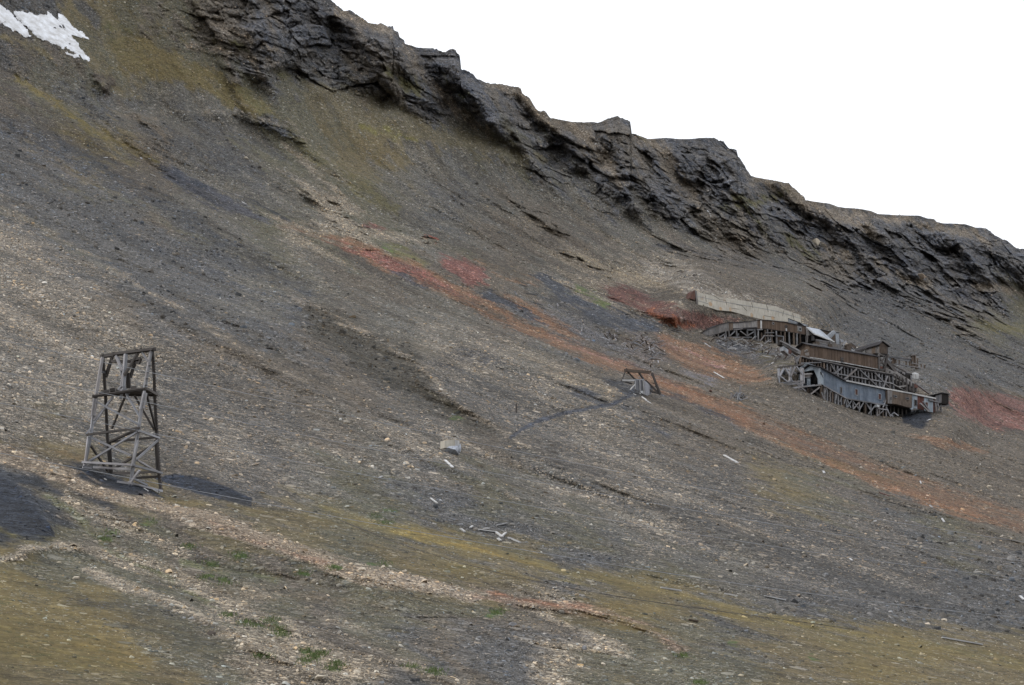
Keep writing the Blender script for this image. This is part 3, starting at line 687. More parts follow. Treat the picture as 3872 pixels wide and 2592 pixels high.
# ------------------------------------------------------------------ loose slabs and stones
def stone_mat():
    m, nt, b = newmat('loose stone'); L = nt.links.new
    a = N(nt, 'ShaderNodeAttribute', attribute_name='stone')
    g = nt.nodes.new('ShaderNodeNewGeometry')
    n = N(nt, 'ShaderNodeTexNoise', Scale=5.0, Detail=5.0, Roughness=.7); L(g.outputs['Position'], n.inputs['Vector'])
    L(mixc(nt, 1.0, a.outputs['Color'], mth(nt, 'MULTIPLY_ADD', n.outputs[0], 1.3, .35), 'MULTIPLY'), b.inputs['Base Color'])
    bp = N(nt, 'ShaderNodeBump', Strength=.5, Distance=.08); L(n.outputs[0], bp.inputs['Height']); L(bp.outputs[0], b.inputs['Normal'])
    return m
MSTONE = stone_mat()
dPr = P[1:, :-1]-P[:-1, :-1]; dPc = P[:-1, 1:]-P[:-1, :-1]
def normals_at(r, c):
    r0 = np.clip(r-3, 0, NRr-1); r1 = np.clip(r+3, 0, NRr-1); c0 = np.clip(c-3, 0, NCc-1); c1 = np.clip(c+3, 0, NCc-1)
    n = np.cross(P[r, c1]-P[r, c0], P[r1, c]-P[r0, c]); n /= np.linalg.norm(n, axis=-1, keepdims=True)+1e-9
    n[n[:, 2] < 0] *= -1
    return n
def slabs(cen, nrm, size, flat, cols3, name):
    """five-sided broken slabs, one mesh"""
    n = len(cen); K5 = 5
    up = nrm + rng.normal(0, .34, (n, 3)); up /= np.linalg.norm(up, axis=1, keepdims=True)
    yaw = rng.uniform(0, 2*np.pi, n)
    t = np.stack([np.cos(yaw), np.sin(yaw), np.zeros(n)], -1); t -= up*(t*up).sum(1, keepdims=True); t /= np.linalg.norm(t, axis=1, keepdims=True)
    bt = np.cross(up, t)
    ang = (np.arange(K5)*2*np.pi/K5)[None] + rng.uniform(-.35, .35, (n, K5)); rad = rng.uniform(.62, 1.1, (n, K5))
    asp = rng.uniform(.45, .95, (n, 1))
    X = np.cos(ang)*rad*size[:, None]*.5; Y = np.sin(ang)*rad*size[:, None]*.5*asp
    h = size*flat
    top = cen[:, None]+X[..., None]*t[:, None]*.9+Y[..., None]*bt[:, None]*.9+(up*h[:, None]*.62)[:, None]+up[:, None]*(rng.uniform(-.15, .15, (n, K5))*h[:, None])[..., None]
    bot = cen[:, None]+X[..., None]*t[:, None]+Y[..., None]*bt[:, None]-(up*h[:, None]*.55)[:, None]
    Vv = np.concatenate([top, bot], 1).reshape(-1, 3)
    base = np.arange(n)[:, None]*10
    side = np.concatenate([np.stack([base[:, 0]+i, base[:, 0]+5+i, base[:, 0]+5+(i+1) % 5, base[:, 0]+(i+1) % 5], -1) for i in range(5)], 0)
    tp = base+np.arange(5)[None]
    loops = np.concatenate([tp.reshape(-1), side.reshape(-1)])
    tot = np.concatenate([np.full(n, 5), np.full(5*n, 4)]); st = np.concatenate([[0], np.cumsum(tot)[:-1]])
    me = bpy.data.meshes.new(name)
    me.vertices.add(len(Vv)); me.vertices.foreach_set('co', Vv.reshape(-1).astype(np.float32))
    me.loops.add(len(loops)); me.loops.foreach_set('vertex_index', loops.astype(np.int32))
    me.polygons.add(len(tot)); me.polygons.foreach_set('loop_start', st.astype(np.int32)); me.polygons.foreach_set('loop_total', tot.astype(np.int32))
    me.update(calc_edges=True)
    a = me.attributes.new('stone', 'FLOAT_COLOR', 'POINT')
    B = np.ones((n, 10, 4), np.float32); B[..., :3] = cols3[:, None]; a.data.foreach_set('color', B.reshape(-1))
    me.materials.append(MSTONE)
    return me
def scatter(name, ncand, rmin, pw, smax, wfun, flat, label, bright=1.0, wmax=.9):
    cc = rng.uniform(0, 1, ncand)*(3930)-30; rrn = rng.uniform(0, 1, ncand)
    ci = np.interp(cc, cols, np.arange(NCc)); c0 = np.clip(ci.astype(int), 0, NCc-2)
    lo = 26; ri = lo+rrn*(NRr-2-lo); r0 = ri.astype(int)
    ok = (PYg[r0, c0] < 2640) & (PYg[r0, c0] > -60)
    colh = (2680-ysky[c0])/2700.0
    ok &= rng.uniform(0, 1, ncand) < wfun(r0, c0)*colh
    c0, r0, ci, ri = c0[ok], r0[ok], ci[ok], ri[ok]
    fc = (ci-c0)[:, None]; fr = (ri-r0)[:, None]
    cen = (P[r0, c0]*(1-fc)+P[r0, c0+1]*fc)*(1-fr)+(P[r0+1, c0]*(1-fc)+P[r0+1, c0+1]*fc)*fr
    n = len(cen)
    s = rmin*(1-rng.uniform(0, 1, n))**(-1/pw); s = np.minimum(s, smax)
    size = np.minimum(s*DEPTH[r0, c0]/FPX, wmax*rng.uniform(.6, 1.2, n))
    base = COLB[r0, c0]*bright
    k = np.exp(rng.normal(0, .30, n))[:, None]*rng.choice([1, 1, .8, .42], n)[:, None]
    warm = rng.normal(0, .07, n)[:, None]
    c3 = np.clip(base*k*np.concatenate([1+warm, np.ones_like(warm), 1-warm*1.3], 1), .01, .75)
    me = slabs(cen, normals_at(r0, c0)*.6+np.array([0, 0, .4]), size, flat*rng.uniform(.6, 1.5, n), c3, name)
    ob = bpy.data.objects.new(name, me); C.objects.link(ob); ob['kind'] = 'stuff'; ob['label'] = label; ob['category'] = 'stones'
    print(name, n)
near_f = np.clip((PYg-1500)/900, 0, 1)
creamy = np.clip((COLB[..., 0]-.33)/.2, 0, 1)*DENS
scatter('scree_stones', 560000, 4.6, 2.5, 30, lambda r, c: np.clip(DENS[r, c]*1.0+.06, 0, .85)*(1-.45*np.clip(CLIFF[r, c], 0, 1)), .20,
        'loose grey and tan slabs of shale lying all over the slope', wmax=.8)
scatter('rubble_slabs', 150000, 9.0, 2.3, 60, lambda r, c: np.clip(creamy[r, c]*1.1-.12, 0, .85), .17,
        'big pale broken slabs heaped along the stony banks in the foreground', .98, wmax=.75)
darkz = np.clip((.19-COLB[..., 0])/.05, 0, 1)*np.clip(DENS*2.2, 0, 1)*np.clip(1-MOSS*1.5, 0, 1)*(DENS > .27)
scatter('dark_blocks', 90000, 8.0, 2.2, 42, lambda r, c: darkz[r, c]*.75, .38, 'dark blue grey blocks piled in the coarse scree bands', .62, wmax=1.3)
# ------------------------------------------------------------------ green grass in the wet channels
def leaf_mat(name, c1, c2):
    m, nt, b = newmat(name); g = nt.nodes.new('ShaderNodeNewGeometry')
    n = N(nt, 'ShaderNodeTexNoise', Scale=9.0, Detail=3.0); nt.links.new(g.outputs['Position'], n.inputs['Vector'])
    nt.links.new(mixc(nt, mth(nt, 'MULTIPLY_ADD', n.outputs[0], 3, -1, clamp=True), c1, c2), b.inputs['Base Color']); return m
gp = [(240,1232),(256,1218),(505,1328),(470,1322),(765,1300),(690,1312),(520,1408),(585,1432),(640,1440),(720,1500),(700,1515),(760,1530),(990,1535),(940,1525),(700,1490),(620,1420),(545,1268),(435,1250),(480,1290),(345,1192),(890,1168),(880,1195),(600,1502),(1600,1562),(1560,1500),(860,1180),(1130,1402),(520,1335),(1145,1398),(1000,1540),(645,1452),(548,1275),(880,1290),(710,1508),(735,1496),(770,1520),(560,1425)]
bl = []
for (gx_, gy_) in gp:
    nb = int(rng.integers(60, 150)); 
    for _ in range(nb):
        q = at(gx_*O+rng.normal(0, 19), gy_*O+rng.normal(0, 6), -.02); a = rng.uniform(0, 6.28); hh = rng.uniform(.10, .24)
        t = np.array([math.cos(a), math.sin(a), 0])*.022; l = rng.normal(0, .07, 3); l[2] = hh
        bl += [q-t, q+t, q+l]
bl = np.array(bl); me = bpy.data.meshes.new('green_grass'); me.from_pydata(bl.tolist(), [], [(i, i+1, i+2) for i in range(0, len(bl), 3)])
me.materials.append(leaf_mat('green grass', (.062, .10, .03), (.10, .125, .045)))
ob = bpy.data.objects.new('green_grass', me); C.objects.link(ob); ob['kind'] = 'stuff'; ob['label'] = 'bright green grass growing between the stones of the channels'; ob['category'] = 'grass'
# ------------------------------------------------------------------ builders for things and parts
from collections import defaultdict
class MB:
    def __init__(s): s.v = []; s.f = []; s.uv = []
    def face(s, pts, uv=None):
        i = len(s.v); s.v += [tuple(map(float, p)) for p in pts]; s.f.append(tuple(range(i, i+len(pts))))
        if uv is None:
            p0 = np.array(pts[0]); n = np.cross(np.array(pts[1])-p0, np.array(pts[2])-p0); n = n/(np.linalg.norm(n)+1e-9)
            if abs(n[2]) > .85: uv = [(np.dot(p, E1), np.dot(p, E2)) for p in pts]
            else:
                h = np.cross([0, 0, 1], n); h /= np.linalg.norm(h)+1e-9
                uv = [(np.dot(p, h), p[2]) for p in pts]
        s.uv += [tuple(map(float, u)) for u in uv]
        return s
    def beam(s, p, q, w=.25, h=None, up=None, twist=0):
        p = np.array(p, float); q = np.array(q, float); h = h or w; d = q-p; L = np.linalg.norm(d); d = d/(L+1e-9)
        up = np.array([0, 0, 1.]) if up is None else np.array(up)
        if abs(d @ up) > .97: up = E2
        a = np.cross(d, up); a /= np.linalg.norm(a); b = np.cross(a, d)
        if twist: a, b = a*math.cos(twist)+b*math.sin(twist), b*math.cos(twist)-a*math.sin(twist)
        c = [p+a*w/2*i+b*h/2*j for i, j in ((-1, -1), (1, -1), (1, 1), (-1, 1))]
        e = [x+d*L for x in c]; o = random.random()*50
        for i in range(4):
            j = (i+1) % 4; ww = (w, h)[i % 2]
            s.face([c[i], c[j], e[j], e[i]], [(o+i*.31, 0), (o+i*.31+ww, 0), (o+i*.31+ww, L), (o+i*.31, L)])
        s.face(c[::-1]); s.face(e); return s
    def prism(s, poly, vec, back=True):
        poly = [np.array(p, float) for p in poly]; vec = np.array(vec, float)
        n = np.cross(poly[1]-poly[0], poly[2]-poly[1])
        if n @ vec > 0: poly = poly[::-1]
        far = [p+vec for p in poly]
        s.face(poly)
        if back: s.face(far[::-1])
        for i in range(len(poly)):
            j = (i+1) % len(poly); s.face([poly[j], poly[i], far[i], far[j]])
        return s
    def build(s, name, mat, parent=None, bevel=0):
        me = bpy.data.meshes.new(name)
        off = Vector((0, 0, 0))
        if parent is not None:
            off = Vector(parent['_base']) if '_base' in parent else Vector((0, 0, 0))
            if parent.get('_base') is None: off = Vector(BASE[parent.name])
        me.from_pydata([tuple(Vector(v)-off) for v in s.v], [], s.f)
        ul = me.uv_layers.new(name='UVMap')
        ul.data.foreach_set('uv', np.array(s.uv, np.float32).reshape(-1))
        me.materials.append(mat); me.validate(); me.update()
        o = bpy.data.objects.new(name, me); C.objects.link(o)
        if parent is not None: o.parent = parent; BASE[o.name] = tuple(off)
        else: BASE[o.name] = (0, 0, 0)
        return o
BASE = {}
def thing(name, label, cat, loc, group=None):
    o = bpy.data.objects.new(name, None); C.objects.link(o); o.empty_display_size = .5
    o.location = tuple(map(float, loc)); o['label'] = label; o['category'] = cat
    if group: o['group'] = group
    BASE[o.name] = tuple(map(float, loc)); return o
def solo(name, mb, mat, label, cat, group=None):
    """a thing that is one mesh, with its origin at its own middle"""
    c = np.array(s_ := mb.v).mean(0); mb.v = [tuple(np.array(v)-c) for v in mb.v]
    o = mb.build(name, mat); o.location = tuple(c); o['label'] = label; o['category'] = cat
    if group: o['group'] = group
    return o

# ------------------------------------------------------------------ materials
def wood(name, c1, c2, board=.22, dark=.35, gap=.10, rust=None):
    """weathered boards; u runs across the boards, v along them"""
    m, nt, b = newmat(name); L = nt.links.new
    uv = nt.nodes.new('ShaderNodeUVMap'); sp = nt.nodes.new('ShaderNodeSeparateXYZ'); L(uv.outputs[0], sp.inputs[0])
    u = mth(nt, 'DIVIDE', sp.outputs[0], board); fl = mth(nt, 'FLOOR', u); fr = mth(nt, 'FRACT', u)
    oi = nt.nodes.new('ShaderNodeObjectInfo')
    cb = nt.nodes.new('ShaderNodeCombineXYZ'); L(fl, cb.inputs[0]); L(mth(nt, 'FLOOR', mth(nt, 'MULTIPLY', sp.outputs[1], .23)), cb.inputs[1])
    wn = nt.nodes.new('ShaderNodeTexWhiteNoise'); wn.noise_dimensions = '2D'; L(cb.outputs[0], wn.inputs['Vector'])
    cg = nt.nodes.new('ShaderNodeCombineXYZ'); L(mth(nt, 'MULTIPLY', sp.outputs[0], 9.0), cg.inputs[0]); L(mth(nt, 'MULTIPLY', sp.outputs[1], .9), cg.inputs[1]); L(mth(nt, 'MULTIPLY', oi.outputs['Random'], 37.0), cg.inputs[2])
    gr = N(nt, 'ShaderNodeTexNoise', Scale=1.0, Detail=5.0, Roughness=.7); L(cg.outputs[0], gr.inputs['Vector'])
    ge = nt.nodes.new('ShaderNodeNewGeometry'); bl = N(nt, 'ShaderNodeTexNoise', Scale=.5, Detail=4.0); L(ge.outputs['Position'], bl.inputs['Vector'])
    f = mth(nt, 'ADD', mth(nt, 'MULTIPLY', wn.outputs['Value'], .6), mth(nt, 'MULTIPLY_ADD', bl.outputs[0], 1.6, -.6), clamp=True)
    col = mixc(nt, f, c1, c2)
    if rust: col = mixc(nt, mth(nt, 'MULTIPLY', mth(nt, 'MULTIPLY_ADD', bl.outputs[0], 5, -2.6, clamp=True), .8), col, rust)
    tn = mth(nt, 'MULTIPLY', mth(nt, 'MULTIPLY_ADD', gr.outputs[0], 1.5, .25), mth(nt, 'MULTIPLY_ADD', wn.outputs['Value'], .8, .6))
    tn = mth(nt, 'MULTIPLY', tn, mth(nt, 'MULTIPLY_ADD', oi.outputs['Random'], .5, .75))
    if gap: 
        g = mth(nt, 'MINIMUM', fr, mth(nt, 'SUBTRACT', 1.0, fr)); gm = mth(nt, 'LESS_THAN', g, gap)
        tn = mth(nt, 'MULTIPLY', tn, mth(nt, 'SUBTRACT', 1.0, mth(nt, 'MULTIPLY', gm, 1-dark)))
    L(mixc(nt, 1.0, col, tn, 'MULTIPLY'), b.inputs['Base Color'])
    bp = N(nt, 'ShaderNodeBump', Strength=.6, Distance=.03); L(gr.outputs[0], bp.inputs['Height']); L(bp.outputs[0], b.inputs['Normal'])
    return m
def sheet(name, c1, c2, rough=.6, panel=.35, scale=1.2, wave=.35, rust=(.16, .07, .035), ramt=.5):
    m, nt, b = newmat(name); L = nt.links.new
    g = nt.nodes.new('ShaderNodeNewGeometry'); n = N(nt, 'ShaderNodeTexNoise', Scale=scale, Detail=7.0, Roughness=.7); L(g.outputs['Position'], n.inputs['Vector'])
    n2 = N(nt, 'ShaderNodeTexNoise', Scale=.6, Detail=5.0, Roughness=.7); L(g.outputs['Position'], n2.inputs['Vector'])
    uv = nt.nodes.new('ShaderNodeUVMap'); sp = nt.nodes.new('ShaderNodeSeparateXYZ'); L(uv.outputs[0], sp.inputs[0])
    col = mixc(nt, mth(nt, 'MULTIPLY_ADD', n.outputs[0], 3.2, -1.1, clamp=True), c1, c2)
    wn = nt.nodes.new('ShaderNodeTexWhiteNoise'); wn.noise_dimensions = '1D'; L(mth(nt, 'FLOOR', mth(nt, 'DIVIDE', sp.outputs[0], .8)), wn.inputs['W'])
    col = mixc(nt, 1.0, col, mth(nt, 'MULTIPLY_ADD', wn.outputs['Value'], panel, 1-panel/2), 'MULTIPLY')
    cs = nt.nodes.new('ShaderNodeCombineXYZ'); L(mth(nt, 'MULTIPLY', sp.outputs[0], 6.0), cs.inputs[0]); L(mth(nt, 'MULTIPLY', sp.outputs[1], .5), cs.inputs[1])
    st = N(nt, 'ShaderNodeTexNoise', Scale=1.0, Detail=4.0); L(cs.outputs[0], st.inputs['Vector'])
    col = mixc(nt, 1.0, col, mth(nt, 'MULTIPLY_ADD', st.outputs[0], 1.2, .4), 'MULTIPLY')
    if ramt: col = mixc(nt, mth(nt, 'MULTIPLY', mth(nt, 'MULTIPLY_ADD', n2.outputs[0], 7, -4.0, clamp=True), ramt), col, rust)
    L(col, b.inputs['Base Color']); b.inputs['Roughness'].default_value = rough
    if wave:
        sn = mth(nt, 'SINE', mth(nt, 'MULTIPLY', sp.outputs[0], 6.2832/.28))
        bp = N(nt, 'ShaderNodeBump', Strength=wave, Distance=.05); L(sn, bp.inputs['Height']); L(bp.outputs[0], b.inputs['Normal'])
    return m
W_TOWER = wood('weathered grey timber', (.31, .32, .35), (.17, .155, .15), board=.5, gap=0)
W_TDARK = wood('dark brown and shaded timber', (.090, .080, .074), (.050, .046, .045), board=.5, gap=0)  # dark brown wood, also the shaded copy of the grey for rear tower timbers
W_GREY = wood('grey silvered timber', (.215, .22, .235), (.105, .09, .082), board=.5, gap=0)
W_BROWN = wood('brown board cladding', (.145, .100, .072), (.088, .066, .054), board=.24)
W_BROWN2 = wood('greyed brown board cladding', (.135, .102, .078), (.066, .052, .044), board=.26)
W_GREYB = wood('silver grey boards', (.28, .27, .27), (.12, .105, .092), board=.24)
W_DARKB = wood('dark boards and shade', (.026, .021, .018), (.012, .012, .012), board=.24, gap=.06)  # dark boards; also the added sheets that paint the shade beneath floors
W_TAR = wood('tar stained board roof', (.045, .042, .045), (.030, .028, .030), board=.3, gap=.05)
W_RED = wood('faded red boards', (.110, .045, .036), (.075, .045, .038), board=.22)
W_PALE = wood('bleached planks', (.46, .46, .47), (.30, .29, .275), board=.4, gap=0)
BLUE = sheet('blue grey corrugated iron', (.078, .098, .130), (.135, .16, .195), rust=(.10, .07, .055), ramt=.3)
BLUEP = sheet('pale blue painted sheet', (.19, .225, .26), (.25, .28, .31), wave=.1, ramt=.3)
TIN = sheet('bright corrugated roofing', (.36, .38, .41), (.27, .29, .32), rust=(.24, .18, .13), ramt=.3)
GALV = sheet('galvanised corrugated sheet', (.27, .285, .31), (.18, .19, .205), ramt=.25)
RUSTY = sheet('rusted sheet', (.10, .04, .028), (.06, .035, .028), wave=0, ramt=0)
CONC = sheet('stained concrete', (.45, .42, .36), (.34, .315, .27), rough=.9, panel=.04, scale=.35, wave=0, rust=(.36, .17, .07), ramt=.30)
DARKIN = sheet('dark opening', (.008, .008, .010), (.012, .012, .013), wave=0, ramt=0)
WHITEF = sheet('flaking pale paint', (.36, .37, .38), (.27, .27, .27), wave=0, ramt=.2)
STEEL = sheet('zinc cable', (.30, .31, .33), (.22, .23, .25), wave=0, ramt=0)
BLACKC = sheet('dark rusted cable', (.045, .042, .045), (.06, .05, .05), wave=0, ramt=0)

# ------------------------------------------------------------------ the cableway tower in the foreground
def TP(x, y, off):
    q = ZT(x, y); return CAM + ray(*q)*(T0+off)
LEG = {'FL': [(420, 228, 3.3), (365, 548, 2.6), (320, 890, 2.1), (268, 1150, 1.8)],
       'FR': [(832, 172, 1.5), (775, 498, .7), (726, 835, .3), (690, 1075, .1), (656, 1312, 0)],
       'BR': [(842, 175, 1.7), (858, 400, 2.2), (862, 545, 2.5), (878, 850, 2.9), (898, 1190, 3.1), (916, 1370, 3.2)],
       'BL': [(424, 230, 3.5), (445, 540, 4.2), (462, 900, 4.7), (492, 1222, 5.0)]}
tw = thing('cableway_tower', 'tall leaning timber cableway tower with crossed braces and a platform, standing on black coal dust', 'tower', TP(656, 1312, 0))
def tbeam(nm, pts, w=.2, mat=W_TOWER, parent=tw, h=None):
    mb = MB()
    for a, b in zip(pts[:-1], pts[1:]): mb.beam(TP(*a), TP(*b), w, h)
    return mb.build(nm, mat, parent)
for k, mt in (('FL', W_TOWER), ('FR', W_TOWER), ('BR', W_TDARK), ('BL', W_TDARK)):  # rear legs get the darker wood, their shade put into the colour
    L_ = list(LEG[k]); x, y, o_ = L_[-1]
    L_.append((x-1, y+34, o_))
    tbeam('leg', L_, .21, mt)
# doubled lower timbers and splices on the legs
for a, b in [((300, 900, 1.9), (270, 1145, 1.5)), ((722, 930, .0), (668, 1150, -.2)), ((775, 515, .4), (740, 665, .2)), ((790, 530, .4), (768, 660, .2)), ((350, 580, 2.3), (330, 725, 2.0)), ((372, 580, 2.3), (352, 722, 2.0)), ((880, 930, 2.8), (905, 1200, 2.9)), ((868, 930, 2.9), (884, 1190, 3.0)), ((482, 950, 4.6), (500, 1215, 4.9))]:
    tbeam('splice', [a, b], .15, W_TOWER if a[0] < 800 and a[0] != 482 else W_TDARK)
br = [((340, 588, 2.4), (738, 802, .2)), ((715, 860, .2), (310, 1108, 1.7)), ((325, 908, 1.9), (665, 1062, .1)),
      ((510, 560, 2.0), (345, 790, 2.2)), ((440, 655, 2.3), (345, 760, 2.1)), ((620, 535, 1.4), (738, 735, .4)), ((612, 560, 3.2), (500, 830, 4.4)),
      ((690, 550, 2.9), (862, 850, 2.7)), ((795, 545, 1.0), (872, 840, 2.7)), ((890, 930, 2.8), (690, 1110, .1)), ((855, 970, 3.0), (530, 1165, 4.8)),
      ((320, 975, 3.0), (470, 1200, 4.8)), ((715, 1100, .2), (905, 1210, 2.9)), ((735, 1185, -.4), (645, 1308, -.2)),
      ((455, 395, 3.9), (510, 215, 2.9)), ((755, 185, 1.8), (806, 262, 1.2)), ((810, 265, 1.2), (790, 480, .9)), ((318, 830, 2.1), (282, 880, 1.9)),
      ((700, 1265, .2), (800, 1312, .8))]
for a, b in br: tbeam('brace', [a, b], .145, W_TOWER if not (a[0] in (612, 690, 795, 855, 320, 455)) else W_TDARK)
rails = [((285, 885, 1.8), (735, 825, .0)), ((730, 852, .0), (902, 912, 2.7)), ((902, 902, 3.0), (480, 945, 4.8)), ((480, 945, 4.6), (735, 832, .4)),
         ((248, 1116, 1.5), (688, 1140, -.2)), ((688, 1145, -.2), (925, 1210, 2.9)), ((345, 1160, 2.3), (690, 1178, .1)), ((505, 1212, 4.8), (870, 1200, 3.1)),
         ((560, 1258, 4.6), (900, 1238, 3.3)), ((640, 1288, -.2), (925, 1362, 3.0)), ((545, 1282, .0), (680, 1300, -.3)), ((395, 350, 3.2), (440, 358, 3.8)), ((250, 1160, 1.6), (325, 1166, 2.0))]
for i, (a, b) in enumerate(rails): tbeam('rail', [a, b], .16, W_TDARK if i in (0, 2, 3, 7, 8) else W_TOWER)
# top beam with its fittings
tb = tbeam('top_beam', [(408, 222, 3.5), (520, 205, 3.0), (868, 160, 1.4)], .28, W_TDARK, h=.24)
tbeam('top_beam', [(515, 200, 2.8), (845, 158, 1.3)], .2, W_TDARK)
for x, y, o_ in [(420, 212, 3.4), (515, 192, 2.9), (618, 180, 2.5), (708, 165, 2.1), (858, 158, 1.4), (745, 158, 1.9)]:
    tbeam('bolt_plate', [(x, y-9, o_-.1), (x, y+14, o_-.1)], .16, W_TDARK)
# platform
pf = [(340, 556, 2.4), (790, 490, .5), (884, 545, 2.6), (450, 540, 4.4)]
mb = MB()
for i in range(9):
    if i in (2, 6): continue
    t = i/8
    a = TP(*pf[0])*(1-t)+TP(*pf[3])*t; b = TP(*pf[1])*(1-t)+TP(*pf[2])*t; mb.beam(a, b, .30, .07)
mb.build('platform_boards', W_TDARK, tw)
for a, b in ((0, 1), (1, 2), (2, 3), (3, 0)): tbeam('platform_beam', [(pf[a][0], pf[a][1]+3, pf[a][2]), (pf[b][0], pf[b][1]+3, pf[b][2])], .2, W_TDARK)
for x, y, o_ in [(505, 505, 2.6), (455, 520, 3.0), (685, 488, 1.4), (560, 512, 2.0), (415, 535, 2.6)]: tbeam('bolt_plate', [(x-22, y+4, o_), (x+22, y-4, o_)], .26, W_TDARK)
# the Y-shaped hanger inside the head
for a, b, w_, mt in [((618, 200, 2.3), (596, 480, 1.8), .26, W_TOWER), ((604, 330, 2.0), (575, 500, 1.9), .18, W_TOWER), ((535, 215, 2.7), (590, 340, 2.1), .20, W_TOWER), ((555, 225, 2.7), (585, 390, 2.2), .14, W_TOWER),
                     ((720, 195, 2.0), (605, 380, 1.8), .20, W_TDARK), ((505, 222, 3.3), (450, 370, 3.9), .18, W_TDARK), ((712, 225, 2.6), (655, 400, 2.8), .20, W_TDARK), ((635, 360, 2.6), (642, 490, 2.7), .30, W_TDARK),
                     ((498, 262, 2.9), (740, 262, 2.0), .20, W_TDARK), ((590, 275, 2.4), (735, 238, 1.8), .18, W_TDARK), ((598, 485, 1.7), (570, 582, 1.5), .18, W_TOWER), ((555, 495, 2.0), (600, 510, 1.7), .2, W_TOWER), ((595, 470, 1.8), (640, 540, 1.6), .18, W_TOWER), ((560, 500, 1.9), (583, 470, 1.8), .16, W_TOWER)]:
    tbeam('hanger_timber', [a, b], w_, mt)
tbeam('cable_saddle', [(705, 240, 2.0), (742, 238, 1.8), (735, 275, 1.8), (705, 272, 2.0)], .2, W_TDARK)
# climbing pegs up the rear right leg
def legpt(k, y):
    L_ = LEG[k]; ys = [p[1] for p in L_]; return (np.interp(y, ys, [p[0] for p in L_]), y, np.interp(y, ys, [p[2] for p in L_]))
for y in np.arange(235, 1350, 24.0):
    x, y_, o_ = legpt('BR', y); tbeam('climbing_peg', [(x, y, o_-.1), (x+17, y-1, o_-.2)], .06, W_TDARK)
for y in np.arange(300, 470, 55.0):
    x, y_, o_ = legpt('FR', y); tbeam('climbing_peg', [(x, y, o_-.1), (x+17, y-1, o_-.2)], .06, W_TDARK)
# loose things by its feet
solo('wire_stake', MB().beam(at(600, 1868, 0), at(600, 1868, 1.1), .03), W_TDARK, 'thin upright wire stake in the coal dust in front of the leaning tower', 'stake')
for a, b in [((770, 1342), (805, 1368)), ((830, 1345), (905, 1385)), ((436, 1262), (452, 1272))]:
    pa, pb = at(*ZT(*a), .06), at(*ZT(*b), .06)
    solo('grey_plank', MB().beam(pa, pb, .12, .05), W_PALE, {770: 'short pale plank at the right foot of the leaning tower', 830: 'longer pale plank under the right foot of the leaning tower', 436: 'tiny pale plank on the coal dust left under the leaning tower'}[a[0]], 'plank', 'planks lying at the foot of the tower')

# ------------------------------------------------------------------ cables across the picture
def cable(pts, d0, d1, rad, mat, label, sagp=None):
    xs_ = [p[0] for p in pts]; ys_ = [p[1] for p in pts]; co = np.polyfit(xs_, ys_, 3 if len(pts) > 4 else 2)
    nn = 70; mb = MB(); P_ = []
    for i in range(nn+1):
        x = -420+4700*i/nn; y = np.polyval(co, x); t = 1/np.interp(x, [0, 3872], [1/d0, 1/d1], ) if 0 < x < 3872 else 1/(1/d0+(1/d1-1/d0)*x/3872)
        P_.append(CAM+ray(x, y)*t)
    P_ = np.array(P_); d = np.gradient(P_, axis=0); d /= np.linalg.norm(d, axis=1, keepdims=True)
    a = np.cross(d, [0, 0, 1.]); a /= np.linalg.norm(a, axis=1, keepdims=True); b = np.cross(a, d)
    ring = [P_+rad*(a*math.cos(k*math.pi/3)+b*math.sin(k*math.pi/3)) for k in range(6)]
    for i in range(nn):
        for k in range(6): mb.face([ring[k][i], ring[(k+1) % 6][i], ring[(k+1) % 6][i+1], ring[k][i+1]], [(0, i), (.1, i), (.1, i+1), (0, i+1)])
    return solo('cable', mb, mat, label, 'cable', 'cables spanning the slope')
cable([(0,1286),(650,1425),(1300,1571),(2100,1736),(2600,1835),(3872,2050)], 142, 205, .017, STEEL, 'uppermost pale steel cable, crossing the head of the leaning tower')
cable([(0,1407),(650,1540),(1300,1678),(1936,1806),(2600,1925),(3872,2123)], 142, 200, .017, STEEL, 'second pale steel cable from the top, passing just below the tower platform')
cable([(0,1525),(993,1720),(1300,1784),(1936,1900),(2600,2016),(3872,2189)], 142, 196, .017, STEEL, 'third pale steel cable from the top, crossing the middle of the tower legs')
cable([(44,1722),(400,1792),(1300,1961),(1936,2072),(2600,2180),(3349,2282),(3872,2338)], 138, 176, .019, STEEL, 'lowest pale steel cable, crossing the foot of the leaning tower')
# the slack dark cable lying on the moss
pts = [(1221,1752),(1290,1930),(1300,1977),(1480,2050),(1744,2133),(2077,2216),(2340,2262),(2600,2296),(2900,2345),(3210,2382)]
pts = pts[2:]
co = np.polyfit([p[0] for p in pts], [p[1] for p in pts], 3); mb = MB(); prev = None
for x in np.linspace(1240, 3230, 60):
    q = at(x, np.polyval(co, x), .10)
    if prev is not None: mb.beam(prev, q, .035)
    prev = q
solo('cable', mb, BLACKC, 'dark slack cable lying on the yellow moss of the lower slope', 'cable', 'cables spanning the slope')
